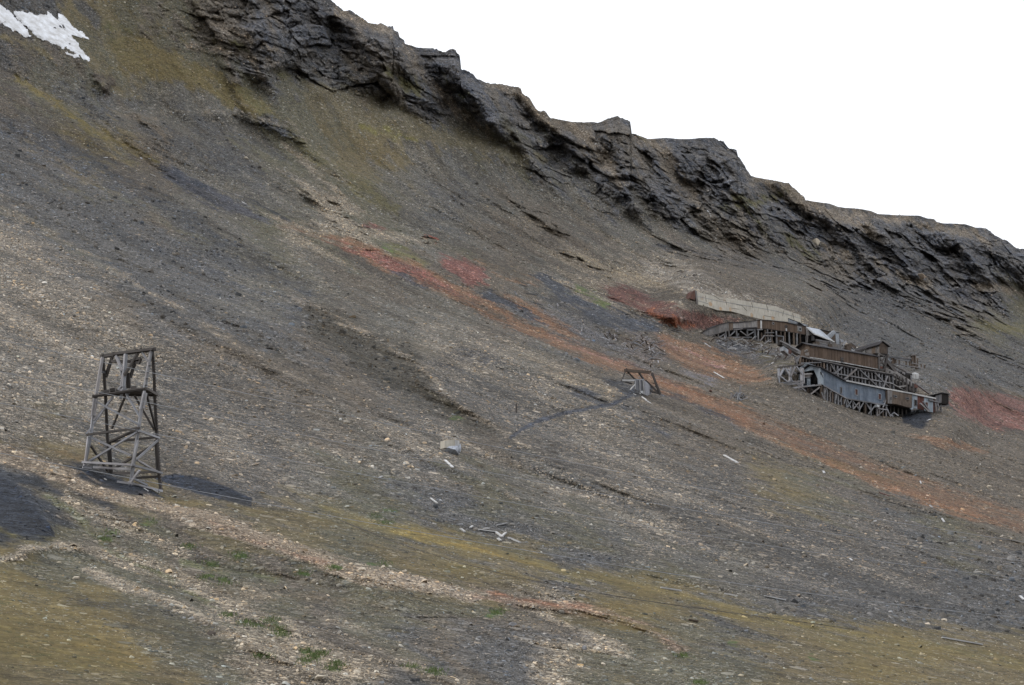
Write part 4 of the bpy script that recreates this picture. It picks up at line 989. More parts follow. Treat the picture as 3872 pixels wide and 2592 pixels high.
# ------------------------------------------------------------------ the abandoned mine on its stilts
class Plane:
    def __init__(s, anchor, n=E2): s.a = np.array(anchor); s.n = n
    def __call__(s, pt, off=0.0): return hit(pt[0], pt[1], s.a + s.n*off, s.n)
Pl1, Pl2, Pl3, Pl4 = Plane(A1), Plane(A2), Plane(A3), Plane(A4)
def ground_z(x, y):
    return float(H(np.dot(np.array([x, y, 0]), U)))
def poly_part(name, plane, cv_, pts, depth, mat, parent, off=0.0):
    """a slab: outline on a building plane, real thickness behind it"""
    q = [plane(cv_(*p), off) for p in pts]; mb = MB(); mb.prism(q, -plane.n*depth); return mb.build(name, mat, parent)
def bar(name, plane, cv_, a, b, w, mat, parent, off=0.0, off2=None):
    return MB().beam(plane(cv_(*a), off), plane(cv_(*b), off if off2 is None else off2), w).build(name, mat, parent)
def bars(name, plane, cv_, segs, w, mat, parent, off=0.0):
    for sg in segs: bar(name, plane, cv_, sg[0:2], sg[2:4], sg[4] if len(sg) > 4 else w, mat, parent, off)
def frame(name, plane, cv_, x0, y0, x1, y1, skew, parent, off, mat=None, pane=DARKIN, fw=.12):
    """window or door: a dark pane in a surround that stands proud of the wall"""
    mat = mat or W_GREY
    c = [(x0, y0), (x1, y0+skew), (x1, y1+skew), (x0, y1)]
    q = [plane(cv_(*p), off) for p in c]; f = MB()
    for i in range(4): f.beam(q[i], q[(i+1) % 4], fw)
    fo = f.build(name, mat, parent)
    pb = MB().prism([plane(cv_(*p), off-.02) for p in c], -plane.n*.05).build('pane' if name == 'window' else 'panel', pane, fo)
    return fo

# ---- 1. lower shed: blue grey iron on stilts
a0 = Pl1(ZB(1100, 1100)); lo = thing('loading_shed', 'long blue grey iron shed on stilts with a dark open end', 'mine building', a0)
DEP = 6.3
cr = ZB(757, 712); co_ = Pl1(cr)                       # the near corner of the gable
G1 = Plane(co_, E1)                                    # plane of the open end
front = [(757, 712), (1112, 910), (1702, 1032), (1672, 1232), (1540, 1222), (1300, 1172), (1132, 1142), (1040, 1092), (880, 1012), (800, 966)]
poly_part('front_wall', Pl1, ZB, front, .15, BLUE, lo)
brown = [(1704, 1030), (2046, 1098), (2042, 1282), (1950, 1262), (1826, 1226), (1712, 1216)]
poly_part('boarded_wall', Pl1, ZB, brown, .9, W_BROWN2, lo, off=.75)
poly_part('pale_corner_boards', Pl1, ZB, [(1704, 1034), (1770, 1046), (1766, 1222), (1708, 1218)], .1, W_GREYB, lo, off=.87)
poly_part('sheet_wall', Pl1, RB, [(700, 962), (778, 978), (778, 1182), (696, 1165)], .15, BLUEP, lo, off=.1)
poly_part('red_wall', Pl1, RB, [(779, 978), (882, 1000), (884, 1205), (779, 1180)], .15, W_RED, lo, off=.1)
poly_part('sheet_wall', Pl1, RB, [(883, 1000), (1025, 1030), (1022, 1238), (885, 1206)], .15, BLUEP, lo, off=.1)
poly_part('red_wall', Pl1, RB, [(1026, 1030), (1056, 1036), (1056, 1238), (1023, 1236)], .15, W_RED, lo, off=.1)
poly_part('hanging_sheet', Pl1, RB, [(668, 1150), (700, 1164), (722, 1185), (690, 1195), (664, 1180)], .1, BLUEP, lo, off=.3)
# back wall, floor and roof slabs so that it is a closed building
def back_of(plane, cv_, pts, dep): return [plane(cv_(*p)) - plane.n*dep for p in pts]
mb = MB(); mb.prism(back_of(Pl1, ZB, front, DEP), E2*.15); mb.build('back_wall', BLUE, lo)
top = [Pl1(ZB(*p), .35)+E3*.06 for p in [(745, 704), (1108, 903), (1702, 1024)]] + [Pl1(RB(*p), .35)+E3*.06 for p in [(700, 955), (1060, 1030)]]
rg = [p - E2*(DEP/2+.35) + E3*1.25 for p in top]; bk = [p - E2*(DEP+.7) for p in top]
mb = MB()
for i in range(len(top)-1):
    mb.prism([top[i], top[i+1], rg[i+1], rg[i]], -E3*.12); mb.prism([rg[i], rg[i+1], bk[i+1], bk[i]], -E3*.12)
ro = mb.build('roof', W_TAR, lo)
MB().beam(top[0]+E2*.06, top[1]+E2*.06, .22).build('eave_board', W_TAR, ro)
mb = MB()
for i in range(1, 4): mb.beam(top[i]+E2*.06+E3*.03, top[i+1]+E2*.06+E3*.03, .30)
mb.build('eave_board', W_PALE, ro)
bt = [Pl1(ZB(*p)) for p in [(800, 968), (880, 1014), (1040, 1094), (1132, 1144), (1300, 1174), (1540, 1224), (1700, 1238), (1826, 1226), (2042, 1280)]]
mb = MB()
for i in range(len(bt)-1): mb.prism([bt[i], bt[i+1], bt[i+1]-E2*DEP, bt[i]-E2*DEP], -E3*.2)
mb.build('floor', W_DARKB, lo)
# open gable end
gp_ = [(405, 757), (567, 648), (757, 712), (760, 957), (718, 953), (716, 870), (664, 752), (640, 748), (515, 770), (500, 850), (418, 890)]
def g1(p, off=0.0): return G1(ZB(*p), -off)
mb = MB()
mb.prism([g1((405, 757)), g1((567, 650)), g1((757, 712)), g1((757, 745)), g1((640, 748)), g1((412, 790))], E1*.12)
mb.prism([g1((640, 748.5)), g1((757, 745.5)), g1((761, 958)), g1((718, 953)), g1((716, 870)), g1((664, 752))], E1*.12)
mb.prism([g1((410, 791)), g1((520, 771)), g1((498, 850)), g1((455, 884)), g1((452, 940)), g1((418, 900))], E1*.12)
mb.build('gable_wall', BLUEP, lo)
MB().prism([g1((560, 850)), g1((605, 848)), g1((603, 975)), g1((566, 972))], E1*.3).build('pillar', BLUEP, lo)
for a, b, w_, m_ in [((515, 806), (638, 800), .3, W_GREY), ((512, 838), (625, 828), .34, W_TDARK), ((530, 850), (610, 846), .3, W_GREY)]:
    MB().beam(g1(a, .1), g1(b, .1), w_).build('cross_beam', m_, lo)
MB().prism([g1((400, 760), .02), g1((567, 647), .02), g1((757, 709), .02), g1((757, 716), .02), g1((567, 656), .02), g1((404, 768), .02)], E1*-.12).build('barge_board', BLUEP, lo)
MB().prism([g1((420, 905), -1.8), g1((420, 790), -1.8), g1((720, 740), -1.8), g1((760, 955), -1.8)], E1*.2).build('opening_shade', DARKIN, lo)  # added black sheet, paints the shade inside the open end
MB().beam(g1((520, 985), .3), g1((760, 957), .3), .3).build('sill_beam', W_GREY, lo)
# pale corner door with torn sheet
poly_part('corner_sheet', Pl1, ZB, [(752, 770), (800, 800), (800, 955), (766, 948)], .1, BLUEP, lo, off=.14)
poly_part('torn_gap', Pl1, ZB, [(752, 772), (770, 778), (798, 862), (772, 812), (762, 806)], .06, DARKIN, lo, off=.24)
frame('window', Pl1, ZB, 1038, 985, 1058, 1068, 10, lo, .1)
frame('window', Pl1, ZB, 1242, 1012, 1282, 1098, 8, lo, .1, mat=GALV, pane=W_RED)
frame('window', Pl1, ZB, 1572, 1078, 1612, 1158, 8, lo, .1, mat=GALV, pane=W_RED)
frame('window', Pl1, RB, 360, 998, 380, 1026, 3, lo, .95)
frame('window', Pl1, RB, 412, 970, 458, 1000, 8, lo, .85)
frame('window', Pl1, RB, 598, 1000, 648, 1030, 8, lo, .85)
frame('door', Pl1, RB, 735, 1040, 770, 1130, 6, lo, .2, pane=W_DARKB)
frame('door', Pl1, RB, 900, 1075, 945, 1150, 8, lo, .2, mat=WHITEF, pane=W_RED)
bars('leaning_plank', Pl1, RB, [(822, 1096, 952, 1226), (868, 1070, 965, 1215)], .3, W_GREY, lo, off=.9)
# stilts
st = [(766,958,1140),(810,980,1160),(850,1000,1172),(888,1018,1190),(925,1036,1206),(962,1050,1225),(1000,1075,1240),(1045,1098,1248),(1078,1115,1262),(1118,1140,1275),
      (1212,1155,1305),(1300,1172,1345),(1384,1190,1380),(1463,1208,1402),(1548,1224,1418),(1580,1228,1424),(1632,1235,1420),(1682,1235,1425)]
for i, (x, y0, y1) in enumerate(st):
    MB().beam(Pl1(ZB(x, y0), -.2), Pl1(ZB(x+random.uniform(-5, 5), y1+26), -.2), .30 if i % 3 else .36).build('stilt', W_GREY if i % 4 else W_BROWN2, lo)
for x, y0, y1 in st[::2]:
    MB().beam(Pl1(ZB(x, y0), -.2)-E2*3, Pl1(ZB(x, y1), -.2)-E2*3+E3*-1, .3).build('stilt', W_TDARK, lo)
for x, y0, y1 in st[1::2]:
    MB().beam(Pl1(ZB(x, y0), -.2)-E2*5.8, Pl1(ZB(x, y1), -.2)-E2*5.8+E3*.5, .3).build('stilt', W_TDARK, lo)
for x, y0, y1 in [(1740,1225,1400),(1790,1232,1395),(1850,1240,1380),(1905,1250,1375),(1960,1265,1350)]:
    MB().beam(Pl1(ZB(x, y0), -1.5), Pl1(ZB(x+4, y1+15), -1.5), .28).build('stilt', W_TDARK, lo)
bars('brace', Pl1, ZB, [(745,990,615,1090),(770,1060,800,1150),(810,1090,838,1000),(878,1130,905,1040),(965,1180,985,1090),(1030,1200,1060,1110),(1085,1225,1110,1150),
     (1130,1165,1180,1280),(1200,1165,1130,1280),(1210,1185,1290,1290),(1296,1320,1370,1190),(1215,1300,1300,1200),(1390,1200,1460,1310),(1430,1370,1540,1230),(1470,1300,1380,1200),(1550,1400,1640,1320),
     (1680,1290,1740,1400),(1600,1240,1545,1330),(1690,1130,1640,1200),(1700,1455,1745,1415)], .22, W_GREY, lo, off=.05)
bars('brace', Pl1, RB, [(300,1170,360,1310),(320,1365,360,1325),(345,1330,395,1345),(240,1160,290,1040),(370,1280,410,1240),(410,1240,480,1290),(340,1270,400,1300)], .22, W_TOWER, lo, off=.1)
bars('rail', Pl1, ZB, [(800,968,1120,1148),(1120,1150,1300,1180),(1300,1180,1700,1248),(1560,1290,1700,1310),(560,1090,600,1096)], .24, W_GREY, lo, off=.12)
poly_part('hanging_box', Pl1, RB, [(148, 1115), (190, 1122), (182, 1158), (146, 1150)], .6, WHITEF, lo, off=.8)
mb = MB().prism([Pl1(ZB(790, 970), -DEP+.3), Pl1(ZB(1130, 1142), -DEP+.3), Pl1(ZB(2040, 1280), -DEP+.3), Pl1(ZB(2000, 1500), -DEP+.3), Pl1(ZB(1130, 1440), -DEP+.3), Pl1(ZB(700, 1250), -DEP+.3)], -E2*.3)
mb.build('underfloor_shade', W_DARKB, lo)  # added near-black sheet: the shade under the floor put into its colour
MB().beam(g1((590, 975), 0), g1((592, 1110), 0), .45).build('stilt', W_BROWN2, lo)
MB().beam(g1((545, 985), 0), g1((547, 1080), 0), .3).build('stilt', W_TDARK, lo)
bars('brace', Plane(co_-E1*0, E1), ZB, [(765, 1120, 690, 1060), (600, 1000, 740, 1095)], .22, W_TDARK, lo)

# ---- 2. end cabin hanging at the far end
e0 = Pl1(RB(1170, 950)); cb_ = thing('end_cabin', 'small dark board cabin propped on struts at the right end of the blue shed', 'hut', e0)
PE = Plane(Pl1(RB(1165, 950), 1.0)); GE = Plane(PE(RB(1165, 950)), E1)
MB().prism([PE(RB(1165, 948)), PE(RB(1268, 968)), PE(RB(1262, 1100)), PE(RB(1240, 1108)), PE(RB(1165, 1085))], -E2*.12).build('front_wall', W_DARKB, cb_)
MB().prism([GE(RB(1165, 948)), GE(RB(1060, 980)), GE(RB(1052, 1060)), GE(RB(1110, 1085)), GE(RB(1165, 1086))], E1*.12).build('side_wall', W_GREY, cb_)
q = [PE(RB(1165, 948)), PE(RB(1268, 968))]; MB().prism([q[0]+E2*.3+E3*.1-E1*.3, q[1]+E2*.3+E3*.1, q[1]-E2*5+E3*.1, q[0]-E2*5+E3*.1-E1*.3], E3*.12).build('roof', W_TAR, cb_)
q = [PE(RB(1165, 1086)), PE(RB(1258, 1103))]; MB().prism([q[0], q[1], q[1]-E2*4.6, q[0]-E2*4.6], -E3*.2).build('floor', W_DARKB, cb_)
q = [PE(RB(1268, 968)), PE(RB(1262, 1100))]; MB().prism([q[0], q[1], q[1]-E2*4.6, q[0]-E2*4.6], -E1*.12).build('side_wall', W_DARKB, cb_)
for a, b in [((1060,1090),(1075,1225)),((1145,1120),(1150,1225)),((1258,1130),(1110,1145)),((1110,1150),(1080,1225)),((1262,1105),(1262,1128)),((960,1045),(1160,1095)),((1095,1095),(1100,1150)),((1075,1205),(1155,1225))]:
    MB().beam(PE(RB(*a), -.6), PE(RB(*b), -.6), .26).build('strut', W_GREY, cb_)

# ---- 3. timber bunker behind the shed
b0 = Pl2(ZB(1100, 780)); bk_ = thing('timber_bunker', 'dark open bunker of posts and braces between blue shed and brown house', 'mine building', b0)
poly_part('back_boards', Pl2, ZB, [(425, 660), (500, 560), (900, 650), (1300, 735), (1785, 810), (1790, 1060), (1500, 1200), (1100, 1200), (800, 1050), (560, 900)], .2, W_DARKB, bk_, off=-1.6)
poly_part('deck', Pl2, ZB, [(500, 541), (600, 572), (900, 632), (1300, 716), (1795, 800), (1792, 812), (1300, 730), (900, 646), (600, 588), (500, 560)], 2.0, W_GREYB, bk_, off=.45)
poly_part('deck_edge', Pl2, ZB, [(500, 556), (600, 590), (900, 650), (1300, 735), (1790, 816), (1788, 830), (1300, 750), (900, 664), (600, 600), (500, 570)], 1.0, W_TAR, bk_, off=.25)
xs_b = list(np.arange(470, 830, 41.0))+list(np.arange(846, 1775, 48.5))
for i, x in enumerate(xs_b):
    yt = np.interp(x, [500, 600, 900, 1300, 1790], [562, 596, 660, 742, 824]); yb = np.interp(x, [470, 760, 1110, 1700, 1790], [640, 730, 925, 1045, 1060])+22
    t_ = np.interp(x, [470, 900, 1790], [0, 10, 24]); t_ *= (1 if i % 5 else .2)
    bar('post', Pl2, ZB, (x, yt), (x+t_, yb), .26 if i % 4 else .36, W_GREY if (x > 820) else W_BROWN2, bk_, off=0)
for i, x in enumerate(np.arange(840, 1760, 97.0)):
    yt = np.interp(x, [600, 900, 1300, 1790], [596, 660, 742, 824]); bar('post', Pl2, ZB, (x+14, yt), (x+46, yt+240), .24, W_TDARK, bk_, off=-1.0)
bars('rail', Pl2, ZB, [(900, 785, 1780, 938), (1100, 930, 1300, 962), (480, 650, 760, 640, .22)], .24, W_GREY, bk_, off=.28)
bars('brace', Pl2, ZB, [(1062, 708, 940, 806, .32), (1262, 735, 1075, 892, .34), (1310, 745, 1560, 980), (1525, 790, 1745, 1015), (430, 560, 418, 690), (455, 545, 400, 650, .4), (900, 670, 1000, 830), (1700, 830, 1640, 1000)], .28, W_GREY, bk_, off=.42)
bars('brace', Pl2, RB, [(400, 800, 620, 915, .24), (490, 835, 600, 825, .2), (520, 865, 610, 910, .24)], .24, W_GREYB, bk_, off=.2)
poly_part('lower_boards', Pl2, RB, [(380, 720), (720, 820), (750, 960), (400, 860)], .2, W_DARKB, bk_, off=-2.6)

# ---- 4. brown loading house
h0 = Pl2(ZB(1100, 560)); hs = thing('brown_house', 'long narrow brown boarded house with a low dark roof above the bunker', 'mine building', h0)
poly_part('front_wall', Pl2, ZB, [(603, 402), (1570, 566), (1577, 742), (1100, 652), (603, 572)], .15, W_BROWN, hs, off=0)
G2 = Plane(Pl2(ZB(603, 402)), E1)
MB().prism([G2(ZB(603, 402)), G2(ZB(515, 370)), G2(ZB(450, 438)), G2(ZB(450, 540)), G2(ZB(500, 552)), G2(ZB(603, 573))], E1*.15).build('gable_wall', W_BROWN2, hs)
fl, fr_ = Pl2(ZB(590, 396), .3), Pl2(ZB(1585, 563), .3)
wid = float(np.linalg.norm((G2(ZB(450, 440))-G2(ZB(603, 402)))[:2]))
rdl = fl - E2*(wid*.55) + E3*.85; rdr = fr_ - E2*(wid*.55) + E3*.85; bl_, br_ = fl - E2*(wid+.8), fr_ - E2*(wid+.8)
mb = MB(); ext_ = -E1*.35
mb.prism([fl+ext_, fr_, rdr, rdl+ext_], E3*.14); mb.prism([rdl+ext_, rdr, br_, bl_+ext_], E3*.14); mb.build('roof', W_TAR, hs)
MB().prism([Pl2(ZB(603, 402))-E2*wid, Pl2(ZB(1570, 566))-E2*wid, Pl2(ZB(1577, 742))-E2*wid, Pl2(ZB(603, 572))-E2*wid], E2*.15).build('back_wall', W_BROWN, hs)
q = [Pl2(ZB(1572, 566)), Pl2(ZB(1577, 742))]; MB().prism([q[0], q[1], q[1]-E2*wid, q[0]-E2*wid], -E1*.12).build('gable_wall', W_BROWN, hs)
q0 = [G2(ZB(*p), -.08) for p in [(533, 474), (572, 458), (574, 476), (536, 490)]]
f = MB()
for i in range(4): f.beam(q0[i], q0[(i+1) % 4], .14)
fo = f.build('window', W_GREYB, hs); MB().prism([p+E1*.04 for p in q0], E1*.05).build('pane', DARKIN, fo)
poly_part('light_board', Pl2, ZB, [(535, 505), (590, 498), (598, 545), (545, 540)], .05, W_GREYB, hs, off=.05)
frame('window', Pl2, ZB, 1042, 572, 1078, 598, 4, hs, .05, mat=W_TDARK, pane=W_TDARK, fw=.1)
frame('hatch', Pl2, ZB, 1042, 610, 1078, 640, 6, hs, .05, mat=W_TDARK, pane=DARKIN, fw=.1)
frame('hatch', Pl2, ZB, 625, 422, 655, 432, 4, hs, .05, mat=W_TDARK, pane=W_TDARK, fw=.1)
poly_part('base_trim', Pl2, ZB, [(604, 560), (1100, 640), (1576, 732), (1577, 743), (1100, 653), (604, 573)], .06, W_PALE, hs, off=.09)

# ---- 5. tower cabin on its tapering trestle
PT = Plane(Pl2(ZB(1590, 505), .2)); t0 = PT(ZB(1600, 460)); tc = thing('transfer_cabin', 'small boarded cabin with a pitched roof standing on a dark tapering trestle', 'hut', t0)
GT = Plane(PT(ZB(1590, 400)), E1)
MB().prism([PT(ZB(1590, 400)), PT(ZB(1706, 422)), PT(ZB(1705, 522)), PT(ZB(1590, 506))], -E2*.12).build('front_wall', W_BROWN2, tc)
MB().prism([GT(ZB(1590, 400)), GT(ZB(1535, 402)), GT(ZB(1385, 452)), GT(ZB(1382, 532)), GT(ZB(1470, 515)), GT(ZB(1590, 506))], E1*.12).build('side_wall', W_GREYB, tc)
MB().prism([GT(ZB(1480, 424), .03), GT(ZB(1534, 404), .03), GT(ZB(1534, 508), .03), GT(ZB(1480, 518), .03)], -E1*.05).build('brown_boards', W_BROWN2, tc)
tw_ = float(np.linalg.norm((GT(ZB(1385, 452))-GT(ZB(1590, 400)))[:2]))
q = [PT(ZB(1590, 398)), PT(ZB(1706, 420))]; mr = (q[0]+q[1])/2+E3*.9-E1*.6
mb = MB(); mb.prism([q[0]+E2*.4-E1*.4, mr+E2*.4, mr-E2*(tw_+3), q[0]-E2*(tw_+3)-E1*.4], E3*.14); mb.prism([mr+E2*.4, q[1]+E2*.4+E1*.35, q[1]-E2*(tw_+1)+E1*.35, mr-E2*(tw_+1)], E3*.14); mb.build('roof', W_TAR, tc)
MB().prism([q[0]-E2*.01, q[1]-E2*.01, mr-E2*.01], -E2*.1).build('gable_boards', W_BROWN2, tc)
q = [PT(ZB(1590, 508)), PT(ZB(1705, 524))]; MB().prism([q[0], q[1], q[1]-E2*tw_, q[0]-E2*tw_], -E3*.25).build('floor', W_DARKB, tc)
q = [PT(ZB(1706, 422)), PT(ZB(1705, 522))]; MB().prism([q[0], q[1], q[1]-E2*tw_, q[0]-E2*tw_], -E1*.12).build('side_wall', W_BROWN2, tc)
for a, b, w_ in [((1592,512),(1575,560),.4),((1702,525),(1650,748),.42),((1575,560),(1582,745),.34),((1600,530),(1690,560),.26),((1690,545),(1590,650),.26),((1590,580),(1665,690),.26),((1580,740),(1650,745),.4),((1590,640),(1675,655),.24)]:
    MB().beam(PT(ZB(*a), -.1), PT(ZB(*b), -.1), w_).build('trestle_bar', W_TDARK, tc)
MB().prism([PT(ZB(1576, 690), -.3), PT(ZB(1660, 700), -.3), PT(ZB(1645, 748), -.3), PT(ZB(1585, 745), -.3)], -E2*.5).build('hopper', RUSTY, tc)
bars('trestle_bar', PT, ZB, [(1370, 470, 1240, 495, .3), (1330, 470, 1338, 495, .3), (1382, 455, 1240, 492, .2)], .3, W_TDARK, tc, off=-tw_)

# ---- 6. upper gallery
g0 = Pl3(GA(1500, 250)); ga = thing('upper_gallery', 'long arching boarded gallery on dark stilts just below the concrete wall', 'mine building', g0)
GD = 3.4
segs = [('boarded_wall', W_GREYB, [(165, 410), (380, 305), (530, 245), (690, 208), (775, 210), (780, 348), (620, 375), (500, 415), (380, 465), (350, 488), (285, 490), (230, 465)], .0),
        ('boarded_wall', W_GREYB, [(776, 222), (1040, 198), (1240, 166), (1240, 300), (1040, 300), (780, 322)], .0),
        ('boarded_wall', W_BROWN, [(1241, 162), (1300, 160), (1440, 165), (1600, 180), (1800, 206), (2000, 256), (2178, 285), (2190, 440), (2000, 408), (1800, 372), (1600, 352), (1440, 322), (1330, 322), (1241, 318)], .0)]
for nm, mt, pts, of in segs: poly_part(nm, Pl3, GA, pts, .15, mt, ga, of)
poly_part('pale_boards', Pl3, GA, [(1300, 160), (1330, 160), (1330, 322), (1302, 322)], .05, W_PALE, ga, off=.06)
poly_part('brown_boards', Pl3, GA, [(690, 210), (774, 212), (774, 346), (700, 358)], .05, W_BROWN2, ga, off=.05)
poly_part('base_board', Pl3, GA, [(782, 318), (1240, 292), (1240, 318), (785, 334)], .3, W_TAR, ga, off=.15)
tops = [(165, 408), (380, 303), (530, 243), (690, 206), (776, 210), (1040, 196), (1240, 163), (1300, 158), (1440, 163), (1600, 178), (1800, 204), (2000, 254), (2180, 284)]
tp = [Pl3(GA(*p), .25) for p in tops]; mb = MB()
for i in range(len(tp)-1): mb.prism([tp[i], tp[i+1], tp[i+1]-E2*(GD+.5)+E3*.1, tp[i]-E2*(GD+.5)+E3*.1], E3*.12)
mb.build('roof', W_TAR, ga)
mb = MB(); bw_ = [(230, 465), (500, 415), (780, 340), (1241, 318), (1440, 325), (1800, 375), (2190, 440)]
bq = [Pl3(GA(*p), 0) for p in bw_]
for i in range(len(bq)-1): mb.prism([bq[i], bq[i+1], bq[i+1]-E2*GD, bq[i]-E2*GD], -E3*.2)
mb.build('floor', W_DARKB, ga)
mb = MB()
for (a, b), (c, d_) in zip(zip(tops[:-1], tops[1:]), zip(tops[:-1], tops[1:])):
    pa, pb = Pl3(GA(*a))-E2*GD, Pl3(GA(*b))-E2*GD; mb.prism([pa, pb, pb-E3*2.6, pa-E3*2.6], E2*.12)
mb.build('back_wall', W_BROWN, ga)
frame('window', Pl3, GA, 1530, 198, 1562, 238, 6, ga, .05, mat=W_GREYB)
frame('window', Pl3, GA, 1778, 262, 1815, 298, 4, ga, .05, mat=W_TDARK, pane=W_TDARK)
poly_part('pale_patch', Pl3, GA, [(1788, 320), (1800, 312), (1812, 325), (1812, 368), (1788, 364)], .05, WHITEF, ga, off=.05)
poly_part('pale_boards', Pl3, GA, [(2010, 262), (2100, 280), (2098, 385), (2012, 372)], .05, W_GREYB, ga, off=.05)
frame('window', Pl3, GA, 2040, 302, 2085, 355, 8, ga, .14, mat=WHITEF)
stl = [(480,425,500),(625,372,500),(685,360,500),(832,345,495),(1040,335,555),(1185,325,585),(1252,350,560),(1385,350,640),(1430,335,605),(1510,345,670),(1600,370,640),(1768,385,620),(1845,390,670),(1935,410,660),(2000,415,720),(2060,430,640),(2180,445,590),(1320,400,560),(1480,400,560),(1690,370,600)]
for i, (x, y0, y1) in enumerate(stl):
    MB().beam(Pl3(GA(x, y0), -.15), Pl3(GA(x+random.uniform(0, 24), y1+30), -.15), .32 if i < 17 else .24).build('stilt', W_GREY if x < 1300 else (W_BROWN2 if i % 2 else W_GREY), ga)
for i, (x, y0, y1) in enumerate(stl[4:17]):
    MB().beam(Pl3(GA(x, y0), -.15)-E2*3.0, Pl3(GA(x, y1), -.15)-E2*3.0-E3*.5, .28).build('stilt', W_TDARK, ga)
bars('brace', Pl3, GA, [(500,495,610,425),(700,475,805,375),(850,475,880,420),(910,370,1035,460),(1045,462,1170,385),(1050,350,1170,350),(1145,530,1220,470),(1295,560,1380,450),(1390,460,1560,465),(1390,405,1560,400),
     (1600,460,1740,475),(1740,475,1742,600),(1630,650,1715,540),(1400,550,1450,650),(1200,600,1240,560),(600,510,730,490),(720,492,1130,490),(1390,570,1500,575),(1230,345,1340,340),(780,352,960,325,.2)], .24, W_GREY, ga, off=.1)
poly_part('underfloor_shade', Pl3, GA, [(380, 460), (780, 340), (1241, 318), (1440, 330), (1800, 375), (2190, 440), (2230, 640), (1850, 660), (1500, 620), (1200, 540), (850, 500), (480, 495)], .2, W_DARKB, ga, off=-3.2)  # added dark sheet standing in for the shade behind the gallery stilts
poly_part('lower_boards', Pl3, GA, [(1600, 400), (1700, 415), (1700, 560), (1600, 560)], .1, W_BROWN, ga, off=-2.2)

# ---- 7. rear building with the bright tin roof in front of it
r0_ = Pl3(ZB(800, 250)); rb_ = thing('tin_roofed_shed', 'grey boarded shed with a steep bright tin roof, right of the upper gallery', 'mine building', r0_)
PR_ = Plane(A3)
poly_part('rear_wall', PR_, ZB, [(545, 140), (730, 175), (900, 212), (1017, 228), (1030, 388), (965, 372), (800, 340), (560, 268)], .15, W_BROWN2, rb_, off=-2.4)
poly_part('corner_boards', PR_, ZB, [(966, 222), (1015, 228), (1028, 386), (975, 374)], .1, GALV, rb_, off=-2.3)
tp2 = [PR_(ZB(*p), -2.1) for p in [(540, 134), (730, 169), (900, 207), (1022, 224)]]; mb = MB()
for i in range(3): mb.prism([tp2[i], tp2[i+1], tp2[i+1]-E2*4, tp2[i]-E2*4], E3*.14)
mb.build('roof', W_TAR, rb_)
q = [PR_(ZB(1017, 228), -2.4), PR_(ZB(1030, 388), -2.4)]; MB().prism([q[0], q[1], q[1]-E2*3.8, q[0]-E2*3.8], -E1*.12).build('side_wall', W_BROWN2, rb_)
a_, b_, c_, d_ = PR_(ZB(552, 140), -.4), PR_(ZB(745, 178), -2.0), PR_(ZB(948, 350), -.2), PR_(ZB(665, 238), 1.8)
mb = MB(); nrm_ = np.array([0, 0, .12]); mb.prism([a_, b_, c_, d_], nrm_); mb.build('tin_roof', TIN, rb_)
MB().prism([PR_(ZB(552, 150), .3), PR_(ZB(655, 238), .3), PR_(ZB(560, 268), .3)], -E2*.15).build('gable_wall', W_GREYB, rb_)
MB().beam(d_, c_, .3).build('eave_board', W_PALE, rb_); MB().beam(a_, d_, .2).build('eave_board', W_PALE, rb_)
bars('post', PR_, ZB, [(570, 270, 560, 360, .35), (635, 262, 640, 330, .4), (655, 265, 660, 330, .3)], .3, W_GREY, rb_, off=.1)
poly_part('underfloor_shade', PR_, ZB, [(560, 265), (700, 250), (950, 355), (940, 420), (720, 380), (570, 350)], .2, W_DARKB, rb_, off=-.6)  # added dark sheet painting the shade below the tin roof
bars('leaning_sheet', PR_, ZB, [(850, 282, 945, 205, .7), (885, 292, 962, 212, .5)], .5, GALV, rb_, off=-1.2)
poly_part('small_sheet_wall', Pl3, GA, [(1840, 135), (2035, 200), (2035, 245), (1850, 205)], .2, GALV, rb_, off=-3.8)
poly_part('small_roof', Pl3, GA, [(2040, 200), (2225, 262), (2130, 270), (2045, 215)], 1.5, GALV, rb_, off=-3.2)
bars('small_roof_edge', Pl3, GA, [(2040, 205, 2130, 268), (1836, 128, 2040, 205, .15)], .25, W_TAR, rb_, off=-3.1)

# ---- 8. gangways, chutes and flumes
c0_ = Pl3(ZB(900, 380)); gw = thing('railed_gangway', 'grey railed gangway running down behind the brown house roof', 'gangway', c0_)
poly_part('walkway', Pl3, ZB, [(690, 310), (900, 345), (1130, 430), (1130, 475), (900, 415), (700, 345)], .4, W_GREYB, gw, off=.6)
bars('rail', Pl3, ZB, [(700, 352, 900, 400), (720, 372, 1060, 455), (740, 390, 1050, 465), (690, 318, 900, 352)], .2, W_GREY, gw, off=1.2)
for x, y in [(720, 370), (900, 405), (1160, 440)]: poly_part('crate_box', Pl3, ZB, [(x-28, y-28), (x+24, y-22), (x+26, y+32), (x-26, y+26)], 1.2, W_BROWN2, gw, off=1.6)
bars('post', Pl3, ZB, [(1068, 400, 1120, 340, .35), (895, 330, 897, 380), (1045, 455, 1085, 400), (1200, 425, 1245, 470), (1290, 450, 1245, 485), (1190, 360, 1265, 415, .25), (1175, 480, 1200, 450), (740, 340, 738, 385), (1030, 320, 1045, 372)], .22, W_GREY, gw, off=.8)
poly_part('low_boards', Pl3, ZB, [(1030, 310), (1080, 318), (1085, 358), (1035, 350)], .2, GALV, gw, off=-1)
poly_part('low_boards', Pl3, ZB, [(1195, 455), (1260, 470), (1255, 492), (1200, 485)], .2, WHITEF, gw, off=1)
poly_part('low_boards', Pl3, ZB, [(1185, 365), (1265, 418), (1255, 440), (1110, 412), (1100, 395)], .6, W_BROWN2, gw, off=-.5)
ch = thing('left_chute', 'grey boxed chute sloping down left of the brown house gable', 'chute', Pl2(ZB(300, 450)))
PC = Plane(Pl2(ZB(400, 480), 1.0))
